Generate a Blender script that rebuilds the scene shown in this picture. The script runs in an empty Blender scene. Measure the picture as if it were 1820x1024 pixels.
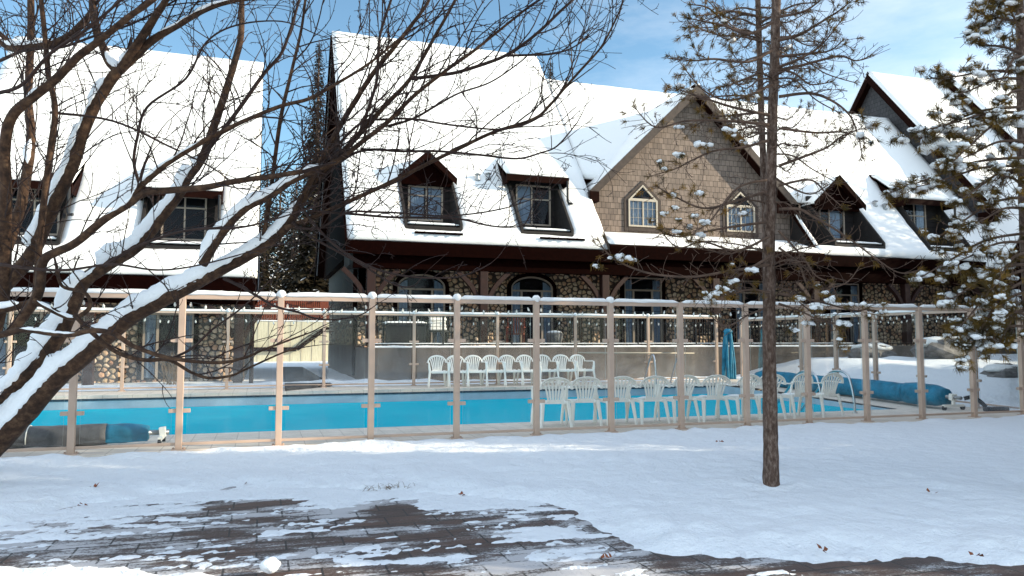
import bpy, math, random
import numpy as np
from mathutils import Vector, Matrix
from mathutils import noise as mnoise
rng = random.Random(7)
scene = bpy.context.scene
COL = scene.collection
R = math.radians
# ------------------------------------------------------------------ camera
FPX = 1350.0
YAW, PITCH, CAMZ = R(18.23), R(3.98), 1.4
CAM = Vector((0, 0, CAMZ))
cd = bpy.data.cameras.new("camera"); cam = bpy.data.objects.new("camera", cd); COL.objects.link(cam)
cam.location = CAM; cam.rotation_euler = (R(90) + PITCH, 0, -YAW)
cd.sensor_width = 36; cd.lens = 36 * FPX / 1820; cd.clip_end = 2000; cd.clip_start = 0.05
scene.camera = cam
CF = Vector((math.sin(YAW) * math.cos(PITCH), math.cos(YAW) * math.cos(PITCH), math.sin(PITCH)))
CR = Vector((math.cos(YAW), -math.sin(YAW), 0)); CU = CR.cross(CF)
def at(u, v, d):
    """the point of the place at picture direction (u, v) and distance d along the view"""
    return CAM + (CF * FPX + CR * (u - 910) + CU * (512 - v)) * (d / FPX)

# ------------------------------------------------------------------ objects
BASE = {}
def thing(name, label, cat, loc=(0, 0, 0), rz=0.0, group=None):
    o = bpy.data.objects.new(name, None); COL.objects.link(o)
    o.empty_display_size = 0.2
    o.location = loc; o.rotation_euler = (0, 0, rz)
    o['label'] = label; o['category'] = cat
    if group: o['group'] = group
    BASE[o.name] = Vector(loc)
    return o
def tag(o, label, cat, group=None):
    o['label'] = label; o['category'] = cat
    if group: o['group'] = group
    return o
def structure(o):
    o['kind'] = 'structure'; return o
def children(o): return [c for c in bpy.data.objects if c.parent == o]
def copy_tree(o, parent=None):
    c = o.copy(); COL.objects.link(c)
    if parent: c.parent = parent
    for ch in KIDS.get(o.name, []): copy_tree(ch, c)
    return c
KIDS = {}

class MB:
    def __init__(s): s.v = []; s.f = []
    def add(s, vs, fs):
        n = len(s.v); s.v.extend([tuple(p) for p in vs]); s.f.extend([tuple(i + n for i in f) for f in fs])
    def box(s, x0, x1, y0, y1, z0, z1):
        s.add([(x0,y0,z0),(x1,y0,z0),(x1,y1,z0),(x0,y1,z0),(x0,y0,z1),(x1,y0,z1),(x1,y1,z1),(x0,y1,z1)],
              [(0,3,2,1),(4,5,6,7),(0,1,5,4),(1,2,6,5),(2,3,7,6),(3,0,4,7)]); return s
    def prism(s, poly, ext):
        ext = Vector(ext); n = len(poly); P = [Vector(p) for p in poly]
        nrm = Vector((0, 0, 0))
        for i in range(n): nrm += P[i].cross(P[(i + 1) % n])
        if nrm.dot(ext) > 0: P.reverse()
        vs = P + [p + ext for p in P]
        fs = [tuple(range(n)), tuple(range(2 * n - 1, n - 1, -1))]
        for i in range(n):
            j = (i + 1) % n; fs.append((j, i, n + i, n + j))
        s.add(vs, fs); return s
    def beam(s, p, q, w, h, up=(0, 0, 1)):
        p, q, up = Vector(p), Vector(q), Vector(up); d = (q - p).normalized()
        a = d.cross(up)
        if a.length < 1e-4: a = d.cross(Vector((1, 0, 0)))
        a.normalize(); b = a.cross(d)
        a *= w / 2; b *= h / 2
        vs = [p - a - b, p + a - b, p + a + b, p - a + b, q - a - b, q + a - b, q + a + b, q - a + b]
        s.add(vs, [(0,1,2,3),(7,6,5,4),(0,4,5,1),(1,5,6,2),(2,6,7,3),(3,7,4,0)]); return s
    def tube(s, pts, rad, n=8, flat=1.0, jit=0.0):
        P = [Vector(p) for p in pts]; m = len(P)
        if not hasattr(rad, '__len__'): rad = [rad] * m
        t0 = (P[1] - P[0]).normalized()
        a = t0.cross(Vector((0, 0, 1)))
        if a.length < 1e-3: a = t0.cross(Vector((0, 1, 0)))
        a.normalize(); vs = []
        for i in range(m):
            t = (P[min(i + 1, m - 1)] - P[max(i - 1, 0)])
            t = t.normalized() if t.length > 1e-9 else t0
            a = (a - t * a.dot(t)); a = a.normalized() if a.length > 1e-6 else t.orthogonal().normalized()
            b = t.cross(a)
            for k in range(n):
                ang = 2 * math.pi * k / n; r = rad[i]
                if jit: r *= 1 + jit * mnoise.noise(P[i] * 9 + Vector((k * 1.7, 0, 0)))
                vs.append(P[i] + a * (math.cos(ang) * r) + b * (math.sin(ang) * r * flat))
        fs = []
        for i in range(m - 1):
            for k in range(n):
                k2 = (k + 1) % n
                fs.append((i * n + k, i * n + k2, (i + 1) * n + k2, (i + 1) * n + k))
        fs.append(tuple(range(n - 1, -1, -1))); fs.append(tuple((m - 1) * n + k for k in range(n)))
        s.add(vs, fs); return s
    def ball(s, c, r, sc=(1, 1, 1), seg=10, rings=6, lump=0.0, seed=0.0):
        c = Vector(c); vs = []; fs = []
        vs.append(Vector((0, 0, 1)))
        for i in range(1, rings):
            th = math.pi * i / rings
            for k in range(seg):
                ph = 2 * math.pi * k / seg
                vs.append(Vector((math.sin(th) * math.cos(ph), math.sin(th) * math.sin(ph), math.cos(th))))
        vs.append(Vector((0, 0, -1)))
        for k in range(seg): fs.append((0, 1 + k, 1 + (k + 1) % seg))
        for i in range(rings - 2):
            for k in range(seg):
                a = 1 + i * seg; k2 = (k + 1) % seg
                fs.append((a + k, a + seg + k, a + seg + k2, a + k2))
        L = len(vs) - 1; a = 1 + (rings - 2) * seg
        for k in range(seg): fs.append((a + k, L, a + (k + 1) % seg))
        out = []
        for p in vs:
            q = r * (1 + (lump * mnoise.noise(p * 1.6 + Vector((seed, seed * .7, 0))) if lump else 0))
            out.append(c + Vector((p.x * q * sc[0], p.y * q * sc[1], p.z * q * sc[2])))
        s.add(out, fs); return s
    def build(s, name, mat, parent=None, smooth=False, bevel=0.0, off=None):
        o0 = Vector((0, 0, 0))
        if off is not None: o0 = Vector(off)
        elif parent is not None: o0 = BASE.get(parent.name, o0)
        me = bpy.data.meshes.new(name)
        me.from_pydata([(v[0] - o0.x, v[1] - o0.y, v[2] - o0.z) for v in s.v], [], s.f)
        me.materials.append(mat)
        if smooth: me.polygons.foreach_set('use_smooth', [True] * len(me.polygons))
        me.update()
        o = bpy.data.objects.new(name, me); COL.objects.link(o)
        if parent is not None:
            o.parent = parent; KIDS.setdefault(parent.name, []).append(o)
        BASE[o.name] = o0
        if bevel:
            b = o.modifiers.new('bevel', 'BEVEL'); b.width = bevel; b.segments = 2; b.limit_method = 'ANGLE'
        return o

def spline(pts, per=6):
    P = [Vector(p) for p in pts]; out = []
    for i in range(len(P) - 1):
        p0, p1, p2, p3 = P[max(i - 1, 0)], P[i], P[i + 1], P[min(i + 2, len(P) - 1)]
        for k in range(per):
            t = k / per
            out.append(0.5 * ((2 * p1) + (p2 - p0) * t + (2 * p0 - 5 * p1 + 4 * p2 - p3) * t * t + (3 * p1 - p0 - 3 * p2 + p3) * t ** 3))
    out.append(P[-1].copy()); return out
def sm(a, b, x):
    t = min(1, max(0, (x - a) / (b - a))); return t * t * (3 - 2 * t)

# ------------------------------------------------------------------ materials
def mat(name):
    m = bpy.data.materials.new(name); m.use_nodes = True
    nt = m.node_tree; b = nt.nodes['Principled BSDF']; return m, nt, b
def N(nt, t, **k):
    n = nt.nodes.new(t)
    for a, v in k.items(): setattr(n, a, v)
    return n
def coords(nt, rot=(0, 0, 0), scale=(1, 1, 1)):
    tc = N(nt, 'ShaderNodeNewGeometry'); mp = N(nt, 'ShaderNodeMapping')
    mp.inputs['Rotation'].default_value = rot; mp.inputs['Scale'].default_value = scale
    nt.links.new(tc.outputs['Position'], mp.inputs['Vector']); return mp.outputs['Vector']
def noise(nt, vec, scale, detail=4, rough=.55):
    n = N(nt, 'ShaderNodeTexNoise'); n.inputs['Scale'].default_value = scale
    n.inputs['Detail'].default_value = detail; n.inputs['Roughness'].default_value = rough
    nt.links.new(vec, n.inputs['Vector']); return n.outputs['Fac']
def ramp(nt, fac, stops):
    r = N(nt, 'ShaderNodeValToRGB'); e = r.color_ramp.elements
    while len(e) < len(stops): e.new(0.5)
    for i, (p, c) in enumerate(stops):
        e[i].position = p; e[i].color = (*c, 1) if len(c) == 3 else c
    nt.links.new(fac, r.inputs['Fac']); return r.outputs['Color']
def bump(nt, b, h, strength=.3, dist=.02):
    n = N(nt, 'ShaderNodeBump'); n.inputs['Strength'].default_value = strength; n.inputs['Distance'].default_value = dist
    nt.links.new(h, n.inputs['Height']); nt.links.new(n.outputs['Normal'], b.inputs['Normal'])
def mixc(nt, fac, a, b, mode='MIX'):
    n = N(nt, 'ShaderNodeMix', data_type='RGBA', blend_type=mode)
    for sock, val in (('Factor', fac), ('A', a), ('B', b)):
        i = [x for x in n.inputs if x.name == sock and (x.type == 'RGBA' or sock == 'Factor')][0]
        if isinstance(val, (int, float)): i.default_value = val
        elif isinstance(val, tuple): i.default_value = (*val, 1) if len(val) == 3 else val
        else: nt.links.new(val, i)
    return [x for x in n.outputs if x.type == 'RGBA'][0]
def simple(name, c, rough=.6, vary=.25, scale=6, bstr=.15, bscale=40, spec=.3, metal=0.0, stretch=(1, 1, 1)):
    m, nt, b = mat(name); v = coords(nt, scale=stretch)
    f = noise(nt, v, scale, 5)
    lo = tuple(x * (1 - vary) for x in c); hi = tuple(min(.95, x * (1 + vary)) for x in c)
    nt.links.new(ramp(nt, f, [(.3, lo), (.7, hi)]), b.inputs['Base Color'])
    b.inputs['Roughness'].default_value = rough; b.inputs['Specular IOR Level'].default_value = spec
    b.inputs['Metallic'].default_value = metal
    if bstr: bump(nt, b, noise(nt, v, bscale, 4), bstr, .01)
    return m
def snow_mat(name, c=(.84, .86, .89), big=3.0, fine=45.0, strength=.5):
    m, nt, b = mat(name); v = coords(nt)
    b.inputs['Base Color'].default_value = (*c, 1); b.inputs['Roughness'].default_value = .75
    b.inputs['Specular IOR Level'].default_value = .25
    a = noise(nt, v, big, 5, .6); g = noise(nt, v, fine, 3)
    ad = N(nt, 'ShaderNodeMath', operation='MULTIPLY_ADD'); ad.inputs[1].default_value = .18
    nt.links.new(g, ad.inputs[0]); nt.links.new(a, ad.inputs[2])
    bump(nt, b, ad.outputs[0], strength, .06)
    return m
M = {}
M['snow'] = snow_mat('snow'); M['roof_snow'] = snow_mat('roof_snow', (.86, .85, .83), 2.0, 60, .25)
M['lawn'] = snow_mat('lawn_snow', (.85, .87, .90), 5.0, 48, 1.0)
M['tree_snow'] = snow_mat('tree_snow', (.85, .865, .885), 14, 70, .45)
M['dark_wood'] = simple('dark_wood', (.011, .0030, .0018), .8, .35, 8, .15, 40, .04)
M['black_wood'] = simple('black_wood', (.0055, .0010, .0006), .85, .3, 8, .1, 40, .02)
M['brown_trim'] = simple('brown_trim', (.05, .034, .027), .65, .3, 7, .2, 60)
M['post_wood'] = simple('post_wood', (.022, .006, .0035), .65, .35, 5, .2, 50, stretch=(8, 8, 1))
M['tan'] = simple('tan_metal', (.52, .375, .29), .5, .1, 3, .05, 80)
M['cream'] = simple('cream_frame', (.44, .38, .30), .5, .06, 5, .05)
M['frame_tan'] = simple('frame_tan', (.34, .27, .21), .5, .12, 5, .05)
M['white_plastic'] = simple('white_plastic', (.94, .88, .80), .4, .05, 6, .04, 120, .45)
M['iron'] = simple('iron', (.012, .012, .014), .5, .2, 9, .1)
M['steel'] = simple('steel', (.55, .56, .58), .28, .1, 9, .03, 60, .5, 1.0)
M['blue_cover'] = simple('blue_cover', (.012, .165, .27), .55, .35, 5, .5, 25, .35)
M['grey_tarp'] = simple('grey_tarp', (.10, .095, .095), .6, .45, 6, .5, 18)
M['rubber'] = simple('rubber', (.02, .02, .022), .5, .2, 9, .1)
M['red_wood'] = simple('red_wood', (.17, .042, .022), .7, .4, 6, .2, 40, stretch=(7, 7, 1))
M['ply'] = simple('ply', (.62, .55, .38), .7, .22, 3, .15, 40, stretch=(7, 7, .5))
M['concrete'] = None
M['curtain'] = simple('curtain', (.26, .31, .35), .8, .15, 10, .1)
M['unlit_interior'] = simple('unlit_interior', (.010, .006, .006), .9, .5, 2, 0)  # near black, painted for the darkness inside the rooms
M['rock'] = simple('rock', (.16, .15, .145), .85, .5, 4, .8, 12)
M['leaf'] = simple('dry_leaf', (.22, .07, .03), .8, .5, 30, .2)
M['grass'] = simple('dry_grass', (.16, .105, .055), .8, .4, 30, 0)
M['siding'] = simple('siding', (.03, .032, .03), .75, .25, 5, .2)
M['glass_edge'] = simple('glass_edge', (.55, .62, .60), .3, .1, 9, 0)
M['galv'] = simple('galvanised', (.35, .36, .37), .4, .2, 10, .05, 50, .5, .8)
M['pine_bark'] = None

def concrete():
    m, nt, b = mat('concrete'); v = coords(nt, scale=(1, 1, .35))
    f = noise(nt, v, 2.2, 8, .65); g = noise(nt, coords(nt), 22, 5, .7)
    c = ramp(nt, f, [(.25, (.075, .058, .046)), (.5, (.145, .115, .092)), (.75, (.23, .185, .148))])
    c = mixc(nt, .5, c, ramp(nt, g, [(.3, (.35, .35, .35)), (.75, (1, 1, 1))]), 'MULTIPLY')
    nt.links.new(c, b.inputs['Base Color']); b.inputs['Roughness'].default_value = .9
    bump(nt, b, g, .4, .015); return m
M['concrete'] = concrete()
def deck():
    m, nt, b = mat('deck_concrete'); v = coords(nt)
    br = N(nt, 'ShaderNodeTexBrick'); br.offset = 0.0
    br.inputs['Scale'].default_value = 1; br.inputs['Brick Width'].default_value = .3; br.inputs['Row Height'].default_value = .3
    br.inputs['Mortar Size'].default_value = .006; br.inputs['Color1'].default_value = (.78, .69, .59, 1)
    br.inputs['Color2'].default_value = (.72, .635, .54, 1); br.inputs['Mortar'].default_value = (.52, .45, .38, 1)
    nt.links.new(v, br.inputs['Vector'])
    f = noise(nt, v, 3, 6, .6)
    c = mixc(nt, .6, br.outputs['Color'], ramp(nt, f, [(.3, (.72, .70, .68)), (.7, (1.12, 1.1, 1.1))]), 'MULTIPLY')
    nt.links.new(c, b.inputs['Base Color']); b.inputs['Roughness'].default_value = .75
    bump(nt, b, br.outputs['Fac'], -.25, .01); return m
M['deck'] = deck()
def stone(axis, k=1.0, name='river_stone'):
    m, nt, b = mat(name)
    rot = (R(90), 0, 0) if axis == 'xz' else (R(90), 0, R(90))
    g = N(nt, 'ShaderNodeNewGeometry'); sp = N(nt, 'ShaderNodeSeparateXYZ'); cb = N(nt, 'ShaderNodeCombineXYZ')
    nt.links.new(g.outputs['Position'], sp.inputs[0])
    nt.links.new(sp.outputs['X' if axis == 'xz' else 'Y'], cb.inputs[0])
    mz = N(nt, 'ShaderNodeMath', operation='MULTIPLY'); mz.inputs[1].default_value = 1.12
    nt.links.new(sp.outputs['Z'], mz.inputs[0]); nt.links.new(mz.outputs[0], cb.inputs[1])
    # wobble so no two stones share an outline
    nz = N(nt, 'ShaderNodeTexNoise'); nz.inputs['Scale'].default_value = 3.0
    nt.links.new(cb.outputs[0], nz.inputs['Vector'])
    v = mixc(nt, .06, cb.outputs[0], nz.outputs['Color'], 'ADD')
    vo = N(nt, 'ShaderNodeTexVoronoi', voronoi_dimensions='2D'); vo.inputs['Scale'].default_value = 5.5
    ve = N(nt, 'ShaderNodeTexVoronoi', voronoi_dimensions='2D', feature='DISTANCE_TO_EDGE'); ve.inputs['Scale'].default_value = 5.5
    for n in (vo, ve):
        n.inputs['Randomness'].default_value = .85; nt.links.new(v, n.inputs['Vector'])
    sc = N(nt, 'ShaderNodeSeparateColor'); nt.links.new(vo.outputs['Color'], sc.inputs[0])
    col = ramp(nt, sc.outputs[0], [(0, (.32*k, .16*k, .09*k)), (.25, (.45*k, .29*k, .18*k)), (.5, (.37*k, .265*k, .165*k)), (.75, (.55*k, .42*k, .31*k)), (1, (.42*k, .23*k, .13*k))])
    col = mixc(nt, .6, col, ramp(nt, noise(nt, coords(nt), 18, 6, .7), [(.3, (.55, .53, .5)), (.7, (1.1, 1.1, 1.1))]), 'MULTIPLY')
    e1 = ramp(nt, ve.outputs['Distance'], [(.045, (0, 0, 0)), (.10, (1, 1, 1))])
    e2 = ramp(nt, vo.outputs['Distance'], [(.44, (1, 1, 1)), (.54, (0, 0, 0))])     # blunts the corners: cobbles, not slabs
    edge = mixc(nt, 1.0, e1, e2, 'MULTIPLY')
    nt.links.new(mixc(nt, edge, (.05, .032, .022), col), b.inputs['Base Color'])
    b.inputs['Roughness'].default_value = .75
    h = mixc(nt, 1.0, ramp(nt, ve.outputs['Distance'], [(.02, (0, 0, 0)), (.18, (.75, .75, .75)), (.4, (1, 1, 1))]), e2, 'MULTIPLY')
    bump(nt, b, h, 1.0, .07); return m
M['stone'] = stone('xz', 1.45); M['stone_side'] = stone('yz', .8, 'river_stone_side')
def shingle(axis, c1, c2, name):
    m, nt, b = mat(name)
    g = N(nt, 'ShaderNodeNewGeometry'); sp = N(nt, 'ShaderNodeSeparateXYZ'); cb = N(nt, 'ShaderNodeCombineXYZ')
    nt.links.new(g.outputs['Position'], sp.inputs[0])
    nt.links.new(sp.outputs['X' if axis == 'xz' else 'Y'], cb.inputs[0]); nt.links.new(sp.outputs['Z'], cb.inputs[1])
    def brick(w, off):
        br = N(nt, 'ShaderNodeTexBrick'); br.offset = off; br.offset_frequency = 2
        br.inputs['Scale'].default_value = 1; br.inputs['Brick Width'].default_value = w; br.inputs['Row Height'].default_value = .215
        br.inputs['Mortar Size'].default_value = .008; br.inputs['Mortar Smooth'].default_value = .3
        br.inputs['Color1'].default_value = (*c1, 1); br.inputs['Color2'].default_value = (*c2, 1)
        br.inputs['Mortar'].default_value = tuple(x * .22 for x in c2) + (1,)
        nt.links.new(cb.outputs[0], br.inputs['Vector']); return br
    br = brick(.185, .43)
    f = noise(nt, coords(nt, scale=(3, 3, 1)), 2.5, 6, .65)
    c = mixc(nt, .7, br.outputs['Color'], ramp(nt, f, [(.28, (.62, .6, .58)), (.72, (1.18, 1.17, 1.15))]), 'MULTIPLY')
    # each course is darker and thicker at its butt end
    md = N(nt, 'ShaderNodeMath', operation='FRACT'); dv = N(nt, 'ShaderNodeMath', operation='DIVIDE'); dv.inputs[1].default_value = .215
    nt.links.new(sp.outputs['Z'], dv.inputs[0]); nt.links.new(dv.outputs[0], md.inputs[0])
    nt.links.new(c, b.inputs['Base Color']); b.inputs['Roughness'].default_value = .85
    hm = N(nt, 'ShaderNodeMath', operation='SUBTRACT'); hm.inputs[0].default_value = 1.0
    nt.links.new(md.outputs[0], hm.inputs[1])
    h2 = N(nt, 'ShaderNodeMath', operation='MULTIPLY_ADD'); h2.inputs[1].default_value = -.6
    nt.links.new(br.outputs['Fac'], h2.inputs[0]); nt.links.new(hm.outputs[0], h2.inputs[2])
    bump(nt, b, h2.outputs[0], .9, .03); return m
M['shingle'] = shingle('xz', (.235, .176, .140), (.158, .118, .095), 'tan_shingle')
M['shingle_shaded'] = shingle('yz', (.066, .060, .064), (.046, .043, .046), 'shaded_shingle')  # shingle darkened to paint in the shade of the left-facing gable walls
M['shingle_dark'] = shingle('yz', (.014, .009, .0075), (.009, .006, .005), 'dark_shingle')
def bark(name, lo, mid, hi, sc, bs, stretch):
    m, nt, b = mat(name); v = coords(nt, scale=stretch)
    f = noise(nt, v, sc, 8, .7); g = noise(nt, coords(nt), sc * .25, 3)
    c = ramp(nt, f, [(.3, lo), (.5, mid), (.72, hi)])
    c = mixc(nt, .55, c, ramp(nt, g, [(.3, (.5, .48, .45)), (.7, (1.2, 1.2, 1.2))]), 'MULTIPLY')
    nt.links.new(c, b.inputs['Base Color']); b.inputs['Roughness'].default_value = .8
    b.inputs['Specular IOR Level'].default_value = .25
    bump(nt, b, f, bs, .02); return m
M['bark'] = bark('smooth_bark', (.014, .007, .0045), (.050, .025, .014), (.125, .070, .038), 14, .5, (1, 1, 1))
M['twig'] = simple('twig_bark', (.026, .012, .009), .7, .4, 10, 0)
M['pine_bark'] = bark('pine_bark', (.028, .013, .009), (.125, .078, .058), (.31, .235, .195), 26, 1.0, (1.4, 1.4, .55))
M['pine_twig'] = simple('pine_twig', (.10, .062, .045), .8, .4, 10, 0)
def needles(name, a, b_, c_):
    m, nt, b = mat(name); f = noise(nt, coords(nt), 7, 2)
    nt.links.new(ramp(nt, f, [(.32, a), (.5, b_), (.68, c_)]), b.inputs['Base Color'])
    b.inputs['Roughness'].default_value = .6; b.inputs['Specular IOR Level'].default_value = .2; return m
M['needle_gold'] = needles('needles_gold', (.04, .035, .012), (.16, .095, .02), (.30, .155, .028))
M['needle_green'] = needles('needles_green', (.035, .028, .012), (.12, .078, .02), (.29, .165, .03))
M['spruce'] = needles('spruce_foliage', (.010, .009, .006), (.03, .024, .014), (.065, .046, .024))
def glass(name, frost, tint=(1, 1, 1), gloss=.12, frost_col=(.75, .8, .85), z0=.1, z1=1.0):
    m, nt, b = mat(name); nt.nodes.remove(b); out = nt.nodes['Material Output']
    tr = N(nt, 'ShaderNodeBsdfTransparent'); tr.inputs[0].default_value = (*tint, 1)
    gl = N(nt, 'ShaderNodeBsdfGlossy'); gl.inputs['Roughness'].default_value = .02
    fr = N(nt, 'ShaderNodeFresnel'); fr.inputs[0].default_value = 1.28
    hf = N(nt, 'ShaderNodeMath', operation='MULTIPLY'); hf.inputs[1].default_value = .45; nt.links.new(fr.outputs[0], hf.inputs[0])
    m1 = N(nt, 'ShaderNodeMixShader'); nt.links.new(hf.outputs[0], m1.inputs[0])
    nt.links.new(tr.outputs[0], m1.inputs[1]); nt.links.new(gl.outputs[0], m1.inputs[2])
    df = N(nt, 'ShaderNodeBsdfDiffuse'); df.inputs[0].default_value = (*frost_col, 1)
    g = N(nt, 'ShaderNodeNewGeometry'); sp = N(nt, 'ShaderNodeSeparateXYZ'); nt.links.new(g.outputs['Position'], sp.inputs[0])
    mr = N(nt, 'ShaderNodeMapRange'); mr.inputs[1].default_value = z0; mr.inputs[2].default_value = z1
    mr.inputs[3].default_value = 1.0; mr.inputs[4].default_value = .05; nt.links.new(sp.outputs['Z'], mr.inputs[0])
    f = ramp(nt, noise(nt, coords(nt), 3.5, 7, .7), [(.3, (.25, .25, .25)), (.75, (1, 1, 1))])
    mu = N(nt, 'ShaderNodeMath', operation='MULTIPLY'); nt.links.new(f, mu.inputs[0]); nt.links.new(mr.outputs[0], mu.inputs[1])
    mu2 = N(nt, 'ShaderNodeMath', operation='MULTIPLY'); mu2.inputs[1].default_value = frost; nt.links.new(mu.outputs[0], mu2.inputs[0])
    m2 = N(nt, 'ShaderNodeMixShader'); nt.links.new(mu2.outputs[0], m2.inputs[0])
    nt.links.new(m1.outputs[0], m2.inputs[1]); nt.links.new(df.outputs[0], m2.inputs[2])
    nt.links.new(m2.outputs[0], out.inputs[0]); return m
M['glass_near'] = glass('fence_glass', .03, (.97, .98, .98))
M['glass_far'] = glass('frosted_fence_glass', .15, (.95, .96, .97), z0=.25, z1=1.25)
M['window_glass'] = glass('window_glass', 0.0, (.85, .88, .92))
def water():
    m, nt, b = mat('pool_water'); nt.nodes.remove(b); out = nt.nodes['Material Output']; v = coords(nt, scale=(1, 2.2, 1))
    f = noise(nt, v, 1.3, 4, .6)
    df = N(nt, 'ShaderNodeBsdfDiffuse'); nt.links.new(ramp(nt, f, [(.3, (.0, .41, .55)), (.7, (.0, .49, .63))]), df.inputs[0])
    gl = N(nt, 'ShaderNodeBsdfGlossy'); gl.inputs['Roughness'].default_value = .06
    bp = N(nt, 'ShaderNodeBump'); bp.inputs['Strength'].default_value = .16; bp.inputs['Distance'].default_value = .03
    nt.links.new(noise(nt, v, 4, 3, .5), bp.inputs['Height']); nt.links.new(bp.outputs[0], gl.inputs['Normal'])
    fr = N(nt, 'ShaderNodeFresnel'); fr.inputs[0].default_value = 1.33; nt.links.new(bp.outputs[0], fr.inputs['Normal'])
    mu = N(nt, 'ShaderNodeMath', operation='MULTIPLY'); mu.inputs[1].default_value = .17; nt.links.new(fr.outputs[0], mu.inputs[0])
    mx = N(nt, 'ShaderNodeMixShader'); nt.links.new(mu.outputs[0], mx.inputs[0]); nt.links.new(df.outputs[0], mx.inputs[1]); nt.links.new(gl.outputs[0], mx.inputs[2])
    nt.links.new(mx.outputs[0], out.inputs[0]); return m
M['water'] = water()
def pavers():
    m, nt, b = mat('pavers'); v = coords(nt)
    br = N(nt, 'ShaderNodeTexBrick'); br.offset = .5
    br.inputs['Scale'].default_value = 1; br.inputs['Brick Width'].default_value = .42; br.inputs['Row Height'].default_value = .27
    br.inputs['Mortar Size'].default_value = .008; br.inputs['Color1'].default_value = (.092, .047, .034, 1)
    br.inputs['Color2'].default_value = (.058, .031, .024, 1); br.inputs['Mortar'].default_value = (.016, .012, .012, 1)
    nt.links.new(v, br.inputs['Vector'])
    f = noise(nt, v, 6, 7, .65)
    base = mixc(nt, .75, br.outputs['Color'], ramp(nt, f, [(.3, (.55, .55, .55)), (.7, (1.3, 1.28, 1.25))]), 'MULTIPLY')
    at_ = N(nt, 'ShaderNodeAttribute', attribute_name='cover')
    def ma(a, k, c):
        n = N(nt, 'ShaderNodeMath', operation='MULTIPLY_ADD'); n.inputs[1].default_value = k
        nt.links.new(a, n.inputs[0])
        if isinstance(c, (int, float)): n.inputs[2].default_value = c
        else: nt.links.new(c, n.inputs[2])
        return n.outputs[0]
    nA = noise(nt, coords(nt, rot=(0, 0, R(7)), scale=(.75, 2.2, 1)), 1.9, 3, .5)
    nB = noise(nt, coords(nt, scale=(1, 1.5, 1)), 10, 8, .75)
    nC = noise(nt, coords(nt, rot=(0, 0, R(-4)), scale=(1, 5, 1)), 2.6, 8, .7)
    v = ma(nA, 1.5, at_.outputs['Fac']); v = ma(nB, .62, v); v = ma(nC, .9, v)
    v = ma(v, 1.0, -1.51)                                # the three noises are centred on a half
    v = ma(br.outputs['Fac'], -.05, v)
    nD = noise(nt, coords(nt, scale=(1, 1.6, 1)), 46, 4, .7)
    vd = ma(nD, .85, v); vd = ma(vd, 1.0, -.425); vd = ma(br.outputs['Fac'], -.12, vd)
    dust = ramp(nt, vd, [(.24, (0, 0, 0)), (.38, (.13, .13, .13)), (.455, (.30, .30, .30)), (.50, (.80, .80, .80))])
    col = mixc(nt, dust, base, (.62, .61, .63))
    pack = dust
    nt.links.new(col, b.inputs['Base Color']); b.inputs['Roughness'].default_value = .6
    h = ma(br.outputs['Fac'], -.35, pack); h = ma(nB, .5, h)
    bump(nt, b, h, .8, .03); return m
M['pavers'] = pavers()
# ================================================================== SETTING
def grid(name, xs, ys, zf, m, smooth=True, keep=None):
    xs = list(xs); ys = list(ys); nx, ny = len(xs), len(ys)
    vs = [(x, y, zf(x, y)) for y in ys for x in xs]
    fs = []
    for j in range(ny - 1):
        for i in range(nx - 1):
            if keep is None or keep((xs[i] + xs[i+1]) / 2, (ys[j] + ys[j+1]) / 2):
                fs.append((j*nx+i, j*nx+i+1, (j+1)*nx+i+1, (j+1)*nx+i))
    b = MB(); b.add(vs, fs); o = b.build(name, m, smooth=smooth); structure(o); return o
def arange(a, b, s): return [a + (b - a) * i / max(1, round((b - a) / s)) for i in range(max(1, round((b - a) / s)) + 1)]
def fb(x, y, s, o=3):
    r = 0; a = 1.0
    for k in range(o):
        r += a * mnoise.noise(Vector((x * s, y * s, 3.1 * k))); a *= .5; s *= 2.03
    return r
EDGE = [(-16, 4.6), (-8, 5.6), (-5, 6.3), (-2.72, 7.23), (-2.01, 7.38), (-1.61, 7.8), (-1.18, 8.26), (-.16, 8.4), (.78, 8.09), (1.32, 7.85),
        (1.89, 7.31), (2.26, 7.04), (2.63, 6.53), (2.60, 5.87), (2.58, 5.41), (2.66, 4.99), (2.8, 4.84), (3.51, 4.53), (4.21, 4.24),
        (4.95, 3.92), (5.56, 3.68), (8, 2.7), (14, .6), (30, -4)]
POLY = EDGE + [(30, 30), (-16, 30)]
def inside(x, y, P):
    c = False; n = len(P); j = n - 1
    for i in range(n):
        xi, yi = P[i]; xj, yj = P[j]
        if (yi > y) != (yj > y) and x < (xj - xi) * (y - yi) / (yj - yi) + xi: c = not c
        j = i
    return c
def dist(x, y, L):
    best = 1e9
    for (ax, ay), (bx, by) in zip(L[:-1], L[1:]):
        dx, dy = bx - ax, by - ay; t = max(0, min(1, ((x-ax)*dx + (y-ay)*dy) / (dx*dx + dy*dy)))
        best = min(best, (x-ax-t*dx)**2 + (y-ay-t*dy)**2)
    return math.sqrt(best)
def sd(x, y, L=EDGE, P=POLY):
    d = dist(x, y, L); return d if inside(x, y, P) else -d
prints = []
rr = random.Random(5)
for k in range(11):                      # a line of small tracks over the lawn
    prints.append((2.9 + k * .33 + rr.uniform(-.05, .05), 8.6 - .09 * k + (.09 if k % 2 else -.09), .085, .05))
for k in range(60): prints.append((rr.uniform(1.0, 13), rr.uniform(5, 10.3), rr.uniform(.05, .10), rr.uniform(.015, .045)))
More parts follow.
